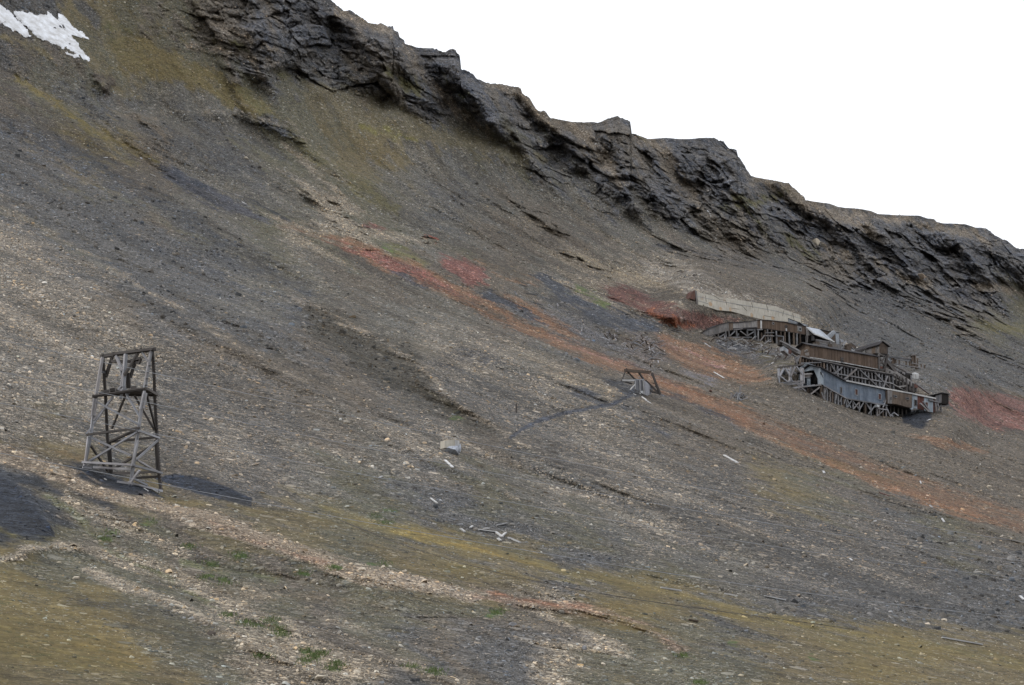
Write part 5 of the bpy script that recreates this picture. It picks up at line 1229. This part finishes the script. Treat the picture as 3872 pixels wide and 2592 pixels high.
MB().beam(PC(GA(1700, 610)), PC(GA(2045, 800)), 1.1, .9).build('trough', W_GREYB, ch)
MB().beam(PC(GA(1660, 590)), PC(GA(1790, 660)), .8, 1.2).build('trough', W_DARKB, ch)
poly_part('hopper', PC, GA, [(1745, 660), (1840, 730), (1835, 815), (1735, 745)], 1.0, GALV, ch, off=.8)
poly_part('hopper', PC, GA, [(1838, 700), (1905, 745), (1895, 800), (1835, 830)], 1.0, RUSTY, ch, off=.7)
bars('rail', PC, GA, [(1680, 560, 1860, 650), (1860, 660, 2035, 750), (1900, 800, 2010, 900), (1960, 850, 1990, 970), (1645, 690, 1680, 780), (1750, 745, 1850, 830), (1835, 850, 1900, 830)], .26, W_GREY, ch, off=.9)
fl_ = thing('right_flume', 'long boarded flume sloping down to the right behind the bunker', 'chute', Pl2(RB(500, 700)))
PF = Plane(Pl2(RB(500, 680), -1.0))
MB().beam(PF(RB(270, 575)), PF(RB(540, 705)), .6, 1.0).build('trough', W_GREYB, fl_); MB().beam(PF(RB(430, 640)), PF(RB(720, 820)), .5, 1.2).build('trough', W_GREYB, fl_)
MB().beam(PF(RB(250, 560)), PF(RB(780, 820)), .3).build('side_rail', W_TDARK, fl_); MB().beam(PF(RB(790, 815)), PF(RB(965, 945)), .3).build('side_rail', W_GREY, fl_); MB().beam(PF(RB(800, 838)), PF(RB(960, 955)), .15).build('side_rail', W_RED, fl_)
poly_part('gate_box', PF, RB, [(733, 790), (790, 825), (782, 860), (730, 850)], .8, RUSTY, fl_, off=.6)
bars('post', PF, RB, [(605, 700, 612, 915, .35), (715, 790, 708, 925, .5), (752, 855, 755, 920, .4), (500, 680, 500, 850), (560, 720, 560, 860), (660, 760, 660, 900), (450, 640, 450, 800)], .3, W_TDARK, fl_, off=.3)
bars('trestle_beam', PF, RB, [(290, 440, 440, 620, .8), (250, 520, 330, 560, .5), (310, 450, 600, 610, .25)], .5, W_TDARK, fl_, off=-1.0)
bars('rib', PF, RB, [(355, 590, 350, 640), (415, 630, 408, 665), (475, 660, 470, 700), (550, 700, 545, 730)], .22, W_TDARK, fl_, off=.4)
ub = thing('upper_bin', 'dark timber bin with upright stakes, behind the right flume', 'bin', Pl2(RB(600, 640)))
PU = Plane(Pl2(RB(600, 640), -4.0))
poly_part('bin_wall', PU, RB, [(560, 640), (680, 660), (690, 735), (570, 715)], .6, W_DARKB, ub)
poly_part('bin_wall', PU, RB, [(480, 590), (700, 640), (700, 668), (480, 615)], .6, W_TAR, ub)
poly_part('bin_wall', PU, RB, [(380, 510), (580, 560), (690, 630), (560, 625), (400, 560)], .2, W_GREYB, ub, off=-1.0)
bars('stake', PU, RB, [(458, 545, 462, 630), (500, 540, 500, 615), (545, 635, 592, 585), (580, 600, 572, 650), (395, 515, 395, 560), (680, 655, 685, 740)], .26, W_GREY, ub, off=.3)

# ---- 9. the ruined trestle further back on the right
rt = thing('ruined_trestle', 'broken timber trestle with a small roofed post, behind the cabins', 'trestle', Pl3(RB(600, 450)))
PQ = Plane(at(*RB(760, 560)) + E2*.4)
bars('post', PQ, RB, [(380, 380, 384, 480), (495, 400, 496, 500), (605, 440, 604, 530), (690, 350, 690, 545, .4), (712, 350, 715, 540), (740, 350, 742, 530, .4), (782, 395, 780, 575), (840, 490, 842, 560), (888, 500, 892, 560), (750, 500, 765, 580, .35), (655, 440, 660, 520), (440, 400, 445, 490)], .26, W_BROWN2, rt)
bars('rail', PQ, RB, [(330, 372, 680, 402, .35), (420, 400, 640, 440), (430, 480, 700, 530), (330, 445, 380, 430), (700, 470, 790, 490), (700, 520, 900, 560), (790, 545, 900, 590, .3), (800, 575, 890, 615, .3), (850, 600, 940, 622, .35), (700, 445, 690, 480)], .22, W_GREY, rt, off=.15)
poly_part('cap_roof', PQ, RB, [(672, 340), (755, 328), (752, 346), (680, 352)], 1.2, W_GREYB, rt, off=.6)
poly_part('boards', PQ, RB, [(325, 378), (380, 385), (382, 470), (330, 455)], .2, GALV, rt, off=-.3)
poly_part('boards', PQ, RB, [(386, 385), (430, 395), (430, 480), (390, 472)], .2, W_BROWN, rt, off=-.3)
poly_part('boards', PQ, RB, [(560, 400), (680, 405), (690, 440), (600, 440)], .2, GALV, rt, off=-.2)

# ---- 10. the post frame left of the open gable
pfm = thing('gate_frame', 'grey frame of three forked posts under a long beam, left of the blue shed', 'trestle', Pl1(GA(1850, 1200)))
PG = Plane(Pl1(GA(2100, 1400), -.5))
bars('top_beam', PG, GA, [(1640, 1078, 2120, 1012, .32)], .3, W_TDARK, pfm)
bars('post', PG, GA, [(1652, 1085, 1655, 1385, .36), (1873, 1060, 1872, 1350, .42), (2095, 1080, 2096, 1440, .42), (2128, 1090, 2140, 1370, .22)], .36, W_TOWER, pfm, off=-.05)
bars('brace', PG, GA, [(1750, 1085, 1670, 1245, .32), (1780, 1085, 1865, 1235), (1962, 1060, 1882, 1235, .34), (1995, 1055, 2110, 1210, .3), (1700, 1255, 1820, 1350), (1830, 1350, 1900, 1290), (1872, 1300, 1930, 1345), (1650, 1240, 1690, 1215), (1940, 1160, 1985, 1190), (1800, 1110, 1870, 1130)], .27, W_TOWER, pfm, off=.2)
bars('platform_beam', PG, GA, [(1625, 1382, 2130, 1328, .3), (1760, 1402, 2150, 1370, .26), (1690, 1450, 1790, 1370, .2), (1800, 1450, 1850, 1390, .2), (1850, 1475, 2343, 1415, .34), (1900, 1510, 2090, 1498, .28), (1960, 1365, 2170, 1530, .28), (1970, 1340, 2120, 1450, .28), (1880, 1490, 2060, 1470, .2)], .28, W_GREY, pfm, off=.1)

STAIN = sheet('rust stained concrete', (.42, .27, .15), (.36, .31, .25), rough=.9, wave=0, ramt=0, panel=.05)
# ---- 11. concrete wall above the mine
cw = thing('concrete_wall', 'long stained pale concrete wall on the slope above the boarded gallery', 'wall', Pl4(ZA(600, 150)))
poly_part('wall_face', Pl4, ZA, [(148, 2), (200, 20), (330, 50), (480, 70), (640, 98), (800, 126), (870, 155), (992, 196), (1000, 262), (880, 255), (720, 238), (600, 212), (430, 165), (330, 158), (245, 130), (158, 108)], 1.2, CONC, cw)
bars('form_joint', Pl4, ZA, [(160,44,330,82),(330,82,480,108),(480,108,640,134),(640,134,800,164),(800,164,990,222),(160,78,250,104)], .07, GALV, cw, off=.02)
bars('crack', Pl4, ZA, [(300,40,345,72),(345,72,392,78),(392,78,400,112),(480,112,525,120),(525,120,560,160),(600,96,612,140),(860,160,850,205),(930,182,945,240),(230,40,236,90),(720,112,735,170),(700,200,790,216),(440,140,500,150)], .055, W_DARKB, cw, off=.02)
for k_, (x_, y_, w__, h__) in enumerate([(255,112,30,14),(340,150,26,12),(420,155,20,14),(590,200,24,14),(760,225,28,12),(690,222,18,12)]):
    poly_part('rust_stain', Pl4, ZA, [(x_, y_-h__), (x_+w__*.4, y_-h__*1.8), (x_+w__, y_-h__*.4), (x_+w__*.9, y_+h__*.8), (x_+w__*.2, y_+h__*.7)], .03, STAIN, cw, off=.03)
MB().beam(Pl4(ZA(148, 2), .1), Pl4(ZA(160, 110), .1), .5).build('end_post', W_GREYB, cw)
st_ = thing('rock_stub', 'dark leaning rock stub at the left end of the concrete wall', 'rock', Pl4(ZA(128, 60)))
MB().prism([Pl4(ZA(*p), .5) for p in [(105, 62), (125, 8), (142, -5), (148, 60), (140, 75)]], -E2*2).build('stone', RUSTY, st_)

# ---- 12. leaning gallows frame with the plank box
def SB(x, y): return (2250+x/6.694, 1350+y/6.694)
pb0 = at(*SB(1150, 960)); fr0 = thing('fallen_frame', 'collapsed four legged timber frame tilting over a plank box on the middle of the slope', 'trestle', pb0)
PS = Plane(pb0+E2*.3); 
bars('top_beam', PS, SB, [(745, 325, 1420, 380, .24), (745, 360, 1375, 415, .22)], .24, W_BROWN2, fr0, off=0)
for a, b, o1, o2, w_ in [((795, 295), (670, 615), 0, 0, .16), ((830, 380), (1000, 560), -.2, -1.2, .18), ((1110, 400), (1235, 580), -.1, -1.5, .24), ((1440, 410), (1640, 930), 0, .3, .30),
                      ((1275, 595), (1620, 930), -1.2, .2, .30), ((1470, 890), (1660, 940), -.3, .3, .26), ((800, 295), (800, 370), 0, 0, .22), ((700, 615), (930, 680), .0, -.4, .2), ((1520, 760), (1560, 700), 0, 0, .1), ((1380, 840), (1480, 900), -.5, -.2, .3)]:
    MB().beam(PS(SB(*a), o1), PS(SB(*b), o2), w_).build('leg' if w_ >= .2 else 'strut', W_TDARK, fr0)
bars('side_beam', PS, SB, [(680, 600, 1020, 600, .28)], .26, W_PALE, fr0, off=0)
bars('side_beam', PS, SB, [(700, 580, 1140, 575, .16)], .2, W_TDARK, fr0, off=-.6)
px_ = thing('plank_box', 'box of silver grey planks under the collapsed timber frame', 'box', pb0)
W_HOR = wood('upright silver planks', (.27, .27, .29), (.12, .12, .13), board=.3)
MB().prism([PS(SB(*p), .3) for p in [(1003, 600), (1215, 585), (1255, 850), (1240, 955), (1130, 890), (1003, 810)]], -E2*.15).build('front_wall', W_HOR, px_)
MB().prism([PS(SB(1216, 585), .3), PS(SB(1290, 625), -.6), PS(SB(1460, 790), -.9), PS(SB(1430, 930), -.9), PS(SB(1330, 985), .1), PS(SB(1256, 955), .3)], -E2*.2).build('side_wall', W_HOR, px_)
bars('batten', PS, SB, [(1015, 605, 1015, 820), (1130, 590, 1140, 890, .1), (1210, 585, 1240, 950, .14)], .12, W_PALE, px_, off=.42)
poly_part('pale_panel', PS, SB, [(1130, 865), (1245, 860), (1240, 950), (1150, 900)], .06, WHITEF, px_, off=.36)
poly_part('lid', PS, SB, [(1000, 590), (1240, 580), (1235, 560), (1020, 572)], 1.4, GALV, px_, off=.2)
def sbplank(a, b, w_, lab, mat=W_PALE):
    solo('loose_plank', MB().beam(at(*SB(*a), .08), at(*SB(*b), .08), w_, .08), mat, lab, 'plank', 'planks lying around the fallen frame')
MBb = solo('loose_plank', MB().beam(PS(SB(890, 835), .6), PS(SB(1010, 700), .4), .24, .1), W_PALE, 'pale plank leaning on the left side of the plank box', 'plank', 'planks lying around the fallen frame')
sbplank((1190, 1020), (1300, 1100), .24, 'pale plank lying downhill of the plank box, nearer of the two')
sbplank((1290, 1110), (1405, 1180), .2, 'pale plank lying downhill of the plank box, farther from it')
sbplank((975, 945), (1040, 975), .12, 'short thin plank on the path left below the plank box')
sbplank((1135, 925), (1160, 960), .16, 'white stub standing at the foot of the plank box')
sbplank((400, 575), (540, 620), .35, 'dark broken beam end left of the fallen frame', W_TDARK)
sbplank((1095, 525), (1200, 530), .22, 'white short plank behind the top of the plank box')

# ---- 13. buried concrete block with the torn white cover
def CBm(x, y): return (1640+x/14.64, 1640+y/14.64)
bb = at(*CBm(1100, 1150)); cbk = thing('concrete_block', 'low concrete block with crumpled pale blue metal, half buried in scree', 'block', bb)
PBk = Plane(bb-E2*.1)
MB().prism([PBk(CBm(*p)) for p in [(610, 380), (1160, 330), (1200, 700), (1000, 780), (610, 800)]], -E2*.9).build('block_face', CONC, cbk)
MB().prism([PBk(CBm(*p), .02) for p in [(1190, 340), (1425, 400), (1425, 700), (1200, 690)]], -E2*.9).build('board_face', W_PALE, cbk)
cvp = [(740, 790), (830, 715), (1000, 690), (1200, 680), (1330, 690), (1440, 720), (1480, 560), (1510, 640), (1520, 820), (1490, 980), (1400, 1160), (1310, 1110), (1160, 1090), (1000, 1040), (860, 930)]
cen_ = np.array(PBk(CBm(1180, 880), .75)); q = [PBk(CBm(*p), .12) for p in cvp]; mb = MB()
for i in range(len(q)): mb.face([q[i], q[(i+1) % len(q)], cen_])
for i in range(len(q)): mb.face([q[(i+1) % len(q)], q[i], q[i]-E2*.5-E3*.2, q[(i+1) % len(q)]-E2*.5-E3*.2])
COVER = sheet('crumpled pale metal', (.40, .42, .46), (.30, .32, .37), wave=0, ramt=.1); mb.build('metal_cover', COVER, cbk)
for a, b in [((1370, 690), (1420, 1080)), ((1020, 760), (1290, 800)), ((800, 800), (1040, 900))]: MB().beam(PBk(CBm(*a), .35), PBk(CBm(*b), .3), .05).build('fold', BLACKC, cbk)
# ------------------------------------------------------------------ snow left in the hollows
def snow_mat():
    m, nt, b = newmat('old snow'); L = nt.links.new
    g = nt.nodes.new('ShaderNodeNewGeometry'); n = N(nt, 'ShaderNodeTexNoise', Scale=.4, Detail=9.0, Roughness=.7); L(g.outputs['Position'], n.inputs['Vector'])
    L(mixc(nt, mth(nt, 'MULTIPLY_ADD', n.outputs[0], 3.0, -1.1, clamp=True), (.46, .45, .44), (.78, .80, .84)), b.inputs['Base Color'])
    bp = N(nt, 'ShaderNodeBump', Strength=.7, Distance=.8); L(n.outputs[0], bp.inputs['Height']); L(bp.outputs[0], b.inputs['Normal']); return m
MSNOW = snow_mat()
def snow(name, polys, label, th, soft, kk=6):
    a = np.array([p for q in polys for p in q]); x0, y0 = a.min(0)-40; x1, y1 = a.max(0)+40
    cs = np.where((cols > x0) & (cols < x1))[0]; c0, c1 = cs[0], cs[-1]
    rs = np.where((PYg[:, c0:c1].min(1) < y1) & (PYg[:, c0:c1].max(1) > y0))[0]; r0, r1 = rs[0], rs[-1]
    sl = (slice(r0, r1), slice(c0, c1)); qx = PXg[sl]+ex[sl]*.35; qy = PYg[sl]+ey[sl]*.35
    d = np.full(qx.shape, -99.0)
    for q in polys:
        dd, _, _ = polydist(qx, qy, q+[q[0]]); d = np.maximum(d, np.where(inpoly(qx, qy, q), dd, -dd))
    d = d + 7*fbm(sC[sl]/1.4, wC[sl]/1.4, zC[sl]/1.4, 3)*(kk > 2)
    Dm = blur(DEPTH[sl], kk); up = np.clip(d/soft+.25, -.5, 1); Ds = Dm - th*up*2.2
    Ds = np.minimum(Ds, DEPTH[sl]-.25) if kk < 3 else Ds
    V_ = CAM + RAY[sl]*Ds[..., None]; keep = d > -1
    nr, nc = keep.shape; i = np.arange(nr*nc).reshape(nr, nc)
    fk = keep[:-1, :-1] & keep[1:, :-1] & keep[1:, 1:] & keep[:-1, 1:]
    f = np.stack([i[:-1, :-1][fk], i[:-1, 1:][fk], i[1:, 1:][fk], i[1:, :-1][fk]], -1)
    used = np.unique(f); mp_ = np.full(nr*nc, -1); mp_[used] = np.arange(len(used)); vv = V_.reshape(-1, 3)[used]; c = vv.mean(0)
    me = bpy.data.meshes.new(name); me.from_pydata((vv-c).tolist(), [], mp_[f].tolist()); me.materials.append(MSNOW)
    me.polygons.foreach_set('use_smooth', np.ones(len(me.polygons), bool)); me.update()
    o = bpy.data.objects.new(name, me); C.objects.link(o); o.location = tuple(c); o['label'] = label; o['category'] = 'snow patch'
def Z1(*a): return [(a[i]/1.802, a[i+1]/1.802) for i in range(0, len(a), 2)]
snow('snow_patch', [Z1(90,78,150,68,195,85,240,95,325,102,330,72,385,120,430,190,480,230,520,265,548,290,548,320,575,360,608,410,600,434,555,408,545,385,520,372,440,322,430,345,380,310,330,285,270,255,220,240,185,190,118,128,100,100),
                    Z1(440,345,500,365,545,385,555,408,500,395,450,365), Z1(385,98,420,98,450,130,490,170,560,220,602,272,560,272,510,245,470,228,430,185,400,140)],
     'large ragged white snow patch in the gully at the upper left', .45, 12)
snow('snow_patch', [Z1(-40,20,0,35,40,50,80,80,115,125,170,190,218,250,175,260,120,225,60,190,0,165,-40,140)], 'white snow strip at the left edge beside the larger snow patch', .45, 12)
snow('snow_patch', [[(2572+x/1.802, 400+y/1.802) for x, y in ((168,712),(188,712),(204,740),(206,762),(196,752),(180,735))]], 'tiny white snow patch in a dark cliff gully above the mine', 1.2, 4, 2)

# ------------------------------------------------------------------ loose timber on the slope
def z6(x, y): return (1300+x/1.802, 1722+y/1.802)
def z7(x, y): return (2572+x/1.802, 1722+y/1.802)
def z8(x, y): return (1300+x/1.802, 870+y/1.802)
def z1(x, y): return (x/1.802, y/1.802)
def plank(cv_, x0, y0, x1, y1, w_, lab, mat=W_PALE, group=None, cat='plank', nm='loose_plank'):
    a, b = at(*cv_(x0, y0), .10), at(*cv_(x1, y1), .10)
    d = b-a; L_ = np.linalg.norm(d); lim = 9.0
    if L_ > lim: m_ = (a+b)/2; a, b = m_-d/L_*lim/2, m_+d/L_*lim/2
    return solo(nm, MB().beam(a, b, w_, .10), mat, lab, cat, group)
G6 = 'pale planks scattered on the lower slope'
for args in [
 (z6, 690,40,742,88,.26,'white plank on the slope below the concrete block'), (z6, 590,300,638,335,.16,'white plank just left of the reddish stones'),
 (z6, 798,508,825,530,.2,'short white plank at the left of the plank scatter'), (z6, 862,502,876,490,.2,'tiny white plank above the left end of the plank scatter'),
 (z6, 920,515,1035,530,.22,'longest plank lying level in the plank scatter'), (z6, 1040,485,1110,470,.16,'thin plank rising to the right at the top of the plank scatter'),
 (z6, 1035,530,1080,563,.22,'plank forming the left arm of the V in the plank scatter'), (z6, 1078,558,1105,535,.2,'plank forming the right arm of the V in the plank scatter'),
 (z6, 1122,568,1203,602,.2,'plank at the lower right end of the plank scatter'), (z6, 240,160,262,150,.16,'small white plank beside the dark scree at the upper left of the planks'),
 (z6, 1050,575,1070,590,.2,'stubby plank below the V of the plank scatter'), (z6, 955,508,985,505,.25,'short plank lying across the longest plank'),
 (z6, 2160,910,2300,932,.14,'grey plank at the lower edge of the dark scree, left of centre right')]:
    plank(*args, group=G6)
G7 = 'planks scattered over the right side of the slope'
for args in [
 (z7, 298,3,392,55,.36,'thick pale plank alone on the smooth scree right of centre'), (z7, 573,965,718,995,.24,'long grey plank on the dark scree above the yellow moss'),
 (z7, 1785,1250,2060,1298,.24,'longest white plank by the moss at the lower right'), (z7, 300,950,390,967,.16,'thin grey plank left of the long grey plank'),
 (z7, 1783,435,1800,460,.26,'small white plank on the coarse scree at the right'), (z7, 975,112,983,126,.3,'tiny upright white plank below the orange band'),
 (z7, 2315,965,2343,990,.26,'white plank end at the right edge of the photo'), (z7, 1155,710,1172,725,.2,'tiny white plank beside the line of pale boulders'),
 (z7, 1318,456,1334,452,.26,'tiny white plank on the smooth grey scree'), (z7, 1635,180,1642,198,.2,'tiny white plank in the moss under the orange band'), (z7, 1700,345,1720,360,.2,'small faded plank between moss and coarse scree')]:
    plank(*args, group=G7)
plank(z7, 58,1130,122,1142,.2,'brown plank lying in the yellow moss at the lower right', W_BROWN2, G7)
plank(z7, 1360,258,1425,282,.32,'faded red plank on the mossy slope under the orange band', W_RED, G7)
plank(z7, 1750,598,1812,606,.28,'dark beam on the coarse scree at the right', W_TDARK, G7)
LOGS = ['long grey log at the left top of the strewn timber', 'grey log just under the long one at the left', 'grey log in the middle of the strewn timber row', 'grey log at the right of the strewn timber row', 'steep short log on the orange soil, leftmost of the strewn timber',
 'two thin poles lying level above the strewn timber row', 'short pale plank above the broken timber heap', 'pale plank at the top of the orange patch left of the coal streak', 'thin plank just left of the red outcrop foot', 'pale plank pointing at the upper gallery tip, upper one',
 'short plank left of the plank pointing at the gallery', 'long pale pole reaching the left tip of the upper gallery', 'pale pole beside the plank pointing at the gallery', 'short pole between the pale planks and the gallery tip', 'small upright stick in the strewn timber row',
 'upright white stick left of the broken timber heap', 'short pole between the two longest strewn logs']
G8 = 'timber strewn below the red outcrop'
for k, args in enumerate([(1290,495,1355,515),(1330,522,1385,547),(1395,512,1432,532),(1500,512,1540,532),(1163,418,1182,452),(1240,432,1315,447),(1845,678,1872,700),(1195,375,1250,388),(2040,588,2080,594),(2140,615,2210,660),(2095,608,2125,628),(2210,680,2343,712),(2160,620,2230,650),(2230,672,2300,690),(1455,505,1460,525),(1625,665,1620,695),(1375,465,1420,480)]):
    plank(z8, *args, .26, LOGS[k], W_GREY, G8, 'log', 'grey_log')
for args in [(1600,1325,1660,1345,.3,'grey plank, upper of the pair by the small coal streak'),(1605,1335,1655,1352,.3,'grey plank, lower of the pair by the small coal streak'),(1650,1378,1675,1392,.3,'small pale plank below the pair by the coal streak'),(1025,1190,1060,1205,.3,'thin plank left of the long coal streak'),(1010,1085,1030,1090,.4,'white chip above the head of the long coal streak'),(960,1078,966,1086,.4,'tiny white chip left of the moss ribbon'),(712,1078,728,1076,.5,'tiny white chip on the dark scree at the left')]:
    plank(z1, *args, group='planks on the upper left slope')
solo('marker_post', MB().beam(at(*z8(1175, 1245)), at(*z8(1175, 1245), 1.3), .16), W_TDARK, 'short dark post standing on the smooth scree left of the footpath', 'post')
solo('white_box', MB().prism([at(*RB(745, 700), .1), at(*RB(800, 716), .1), at(*RB(800, 716), 1.3), at(*RB(745, 700), 1.3)], -E2*1.0), WHITEF, 'white box on the slope behind the right flume', 'box')
plank(RB, 935, 1370, 985, 1350, .3, 'white plank right of the coal dust heap', group=G7)
# heaps of broken timber: every stick its own object
def heap(n, spots, label, group, lmin, lmax, mats):
    protos = []
    for mt in mats:
        for L_ in np.linspace(lmin, lmax, 3): protos.append(MB().beam((-L_/2, 0, 0), (L_/2, 0, 0), .20, .13).build('broken_timber', mt))
    for i in range(n):
        o = protos[i] if i < len(protos) else protos[random.randrange(len(protos))].copy()
        if i >= len(protos): C.objects.link(o)
        si = random.randrange(len(spots)); sx, sy, rx, ry = spots[si]
        p = at(sx+random.gauss(0, rx), sy+random.gauss(0, ry), random.uniform(.1, .5)); o.location = tuple(p)
        o.rotation_euler = (random.uniform(-.3, .3), random.uniform(-.7, .7), random.uniform(0, 3.14)); o['label'] = label[si]; o['category'] = 'timber'; o['group'] = group
heap(95, [(*z8(1990, 740), 34, 16), (*z8(2050, 800), 36, 16), (*z8(2100, 850), 20, 16), (*z8(1830, 740), 14, 10)], ['grey stick at the upper end of the broken timber heap', 'grey stick in the middle of the broken timber heap', 'grey stick at the lower end of the broken timber heap', 'grey stick lying off the left side of the broken timber heap'], 'broken timber heaped left of the mine', .9, 2.6, [W_GREY, W_TOWER, W_BROWN2])
heap(150, [(*GA(1300, 600), 28, 10), (*GA(1500, 680), 34, 14), (*GA(1350, 790), 34, 14), (*GA(1100, 620), 30, 10), (*GA(1600, 860), 30, 16), (*GA(800, 640), 30, 14), (*GA(1880, 850), 26, 20), (*GA(550, 540), 24, 6)], ['broken timber under the middle stilts of the upper gallery', 'broken timber below the brown half of the upper gallery', 'broken timber on the dark scree well below the gallery stilts', 'broken timber under the right of the grey gallery section', 'broken timber low on the mossy slope left of the brown house', 'broken timber on the scree below the grey gallery section', 'broken timber just left of the grey chute and brown house', 'broken timber under the left tip of the upper gallery'], 'broken timber below the upper gallery', .8, 2.4, [W_GREY, W_PALE, W_BROWN2])
heap(26, [(*ZA(480, 860), 16, 5), (*ZA(500, 870), 14, 6)], ['grey board in the left half of the small ruined pile', 'grey board in the right half of the small ruined pile'], 'boards of the small ruined pile', .8, 2.2, [W_GREY, W_TOWER])
for (x0, y0, x1, y1, lab) in [(490, 880, 500, 825, 'upright grey post in the small ruined pile'), (505, 825, 520, 885, 'leaning grey post in the small ruined pile'), (435, 870, 445, 832, 'short post at the left of the small ruined pile')]:
    a = at(*ZA(x0, y0)); b = a+E3*abs(y1-y0)/2.13*.055+E1*(x1-x0)/2.13*.05; solo('pile_post', MB().beam(a, b, .25), W_GREY, lab, 'post')
for (x, y, r_, lab) in [(270, 815, 12, 'dark rusty boulder left of the small ruined pile')]:
    pass
for k, (a, b) in enumerate([((220,605),(350,690)), ((400,1165),(605,1283)), ((1480,1020),(1550,980)), ((2343,1415),(2343,1416))][:3]):
    plank(GA, *a, *b, .28, ['pale pole lying on the orange slope left of the timber debris', 'long thin pole lying on the purple grey slope below the gallery', 'dark pole end on the slope left of the post frame'][k], group='poles lying below the gallery')

# ------------------------------------------------------------------ boulders large enough to single out
def boulder(cx, cy, wpx, col3, label, flat=.55, seed=0):
    r_ = np.random.default_rng(seed+int(cx)); c = at(cx, cy); s = wpx*np.linalg.norm(c-CAM)/FPX
    import bmesh
    bm = bmesh.new()
    for _ in range(15):
        v = r_.normal(0, 1, 3); v /= np.linalg.norm(v); bm.verts.new((v[0]*s*.55, v[1]*s*.42, v[2]*s*.42*flat))
    bmesh.ops.convex_hull(bm, input=bm.verts); me = bpy.data.meshes.new('boulder'); bm.to_mesh(me); bm.free()
    a = me.attributes.new('stone', 'FLOAT_COLOR', 'POINT'); a.data.foreach_set('color', np.tile(np.append(lin(col3), 1), len(me.vertices)).astype(np.float32)); me.materials.append(MSTONE)
    o = bpy.data.objects.new('boulder', me); C.objects.link(o); o.location = tuple(c+np.array([0, 0, s*.12])); o.rotation_euler = (r_.uniform(-.3, .3), r_.uniform(-.3, .3), r_.uniform(0, 3))
    o['label'] = label; o['category'] = 'boulder'; o['group'] = 'boulders lying on the slope'
CR, DK, GY = (178, 166, 146), (84, 76, 68), (120, 120, 122)
for a in [(932, 602, 24, CR, 'pale flat boulder alone on the dark upper left slope'), (799, 2402, 34, DK, 'dark wedge shaped rock in the moss at the lower left', 1.0), (286, 2191, 30, CR, 'pale flat boulder at the edge of the yellow moss, lower left'),
          (1210, 2568, 52, CR, 'large pale flat boulder at the bottom edge of the photo'), (1733, 2232, 26, CR, 'pale pointed boulder under the stony bank', 1.0), (1369, 2160, 34, CR, 'blocky tan boulder on the foot of the stony bank', .9),
          (1447, 2149, 26, CR, 'tan boulder right of the blocky one on the stony bank', .8), (2210, 2457, 30, GY, 'blue grey slab standing in the lower centre scree', .9), (1941, 2368, 38, GY, 'wide blue grey slab lying flat in the lower centre'),
          (3388, 2368, 22, CR, 'round pale boulder at the lower edge of the dark scree'), (3571, 2349, 24, CR, 'pale boulder in the dark scree at the lower right', .8), (3740, 1844, 26, CR, 'pale flat boulder on the red slope at the right'),
          (3038, 2093, 18, CR, 'largest block in the line of pale boulders'), (3085, 924, 44, CR, 'pale jutting rock on the cliff above the mine', .8), (3482, 1049, 46, (128, 112, 94), 'brown rock outcrop at the foot of the right cliffs', .8),
          (2281, 2516, 24, CR, 'pale boulder near the bottom centre', .8), (155, 1760, 0, CR, '')]:
    if a[2]: boulder(*a)
boulder(2560+270/2.13, 1100+815/2.13, 17, (96, 70, 60), 'dark rusty boulder left of the small ruined pile', 1.0)
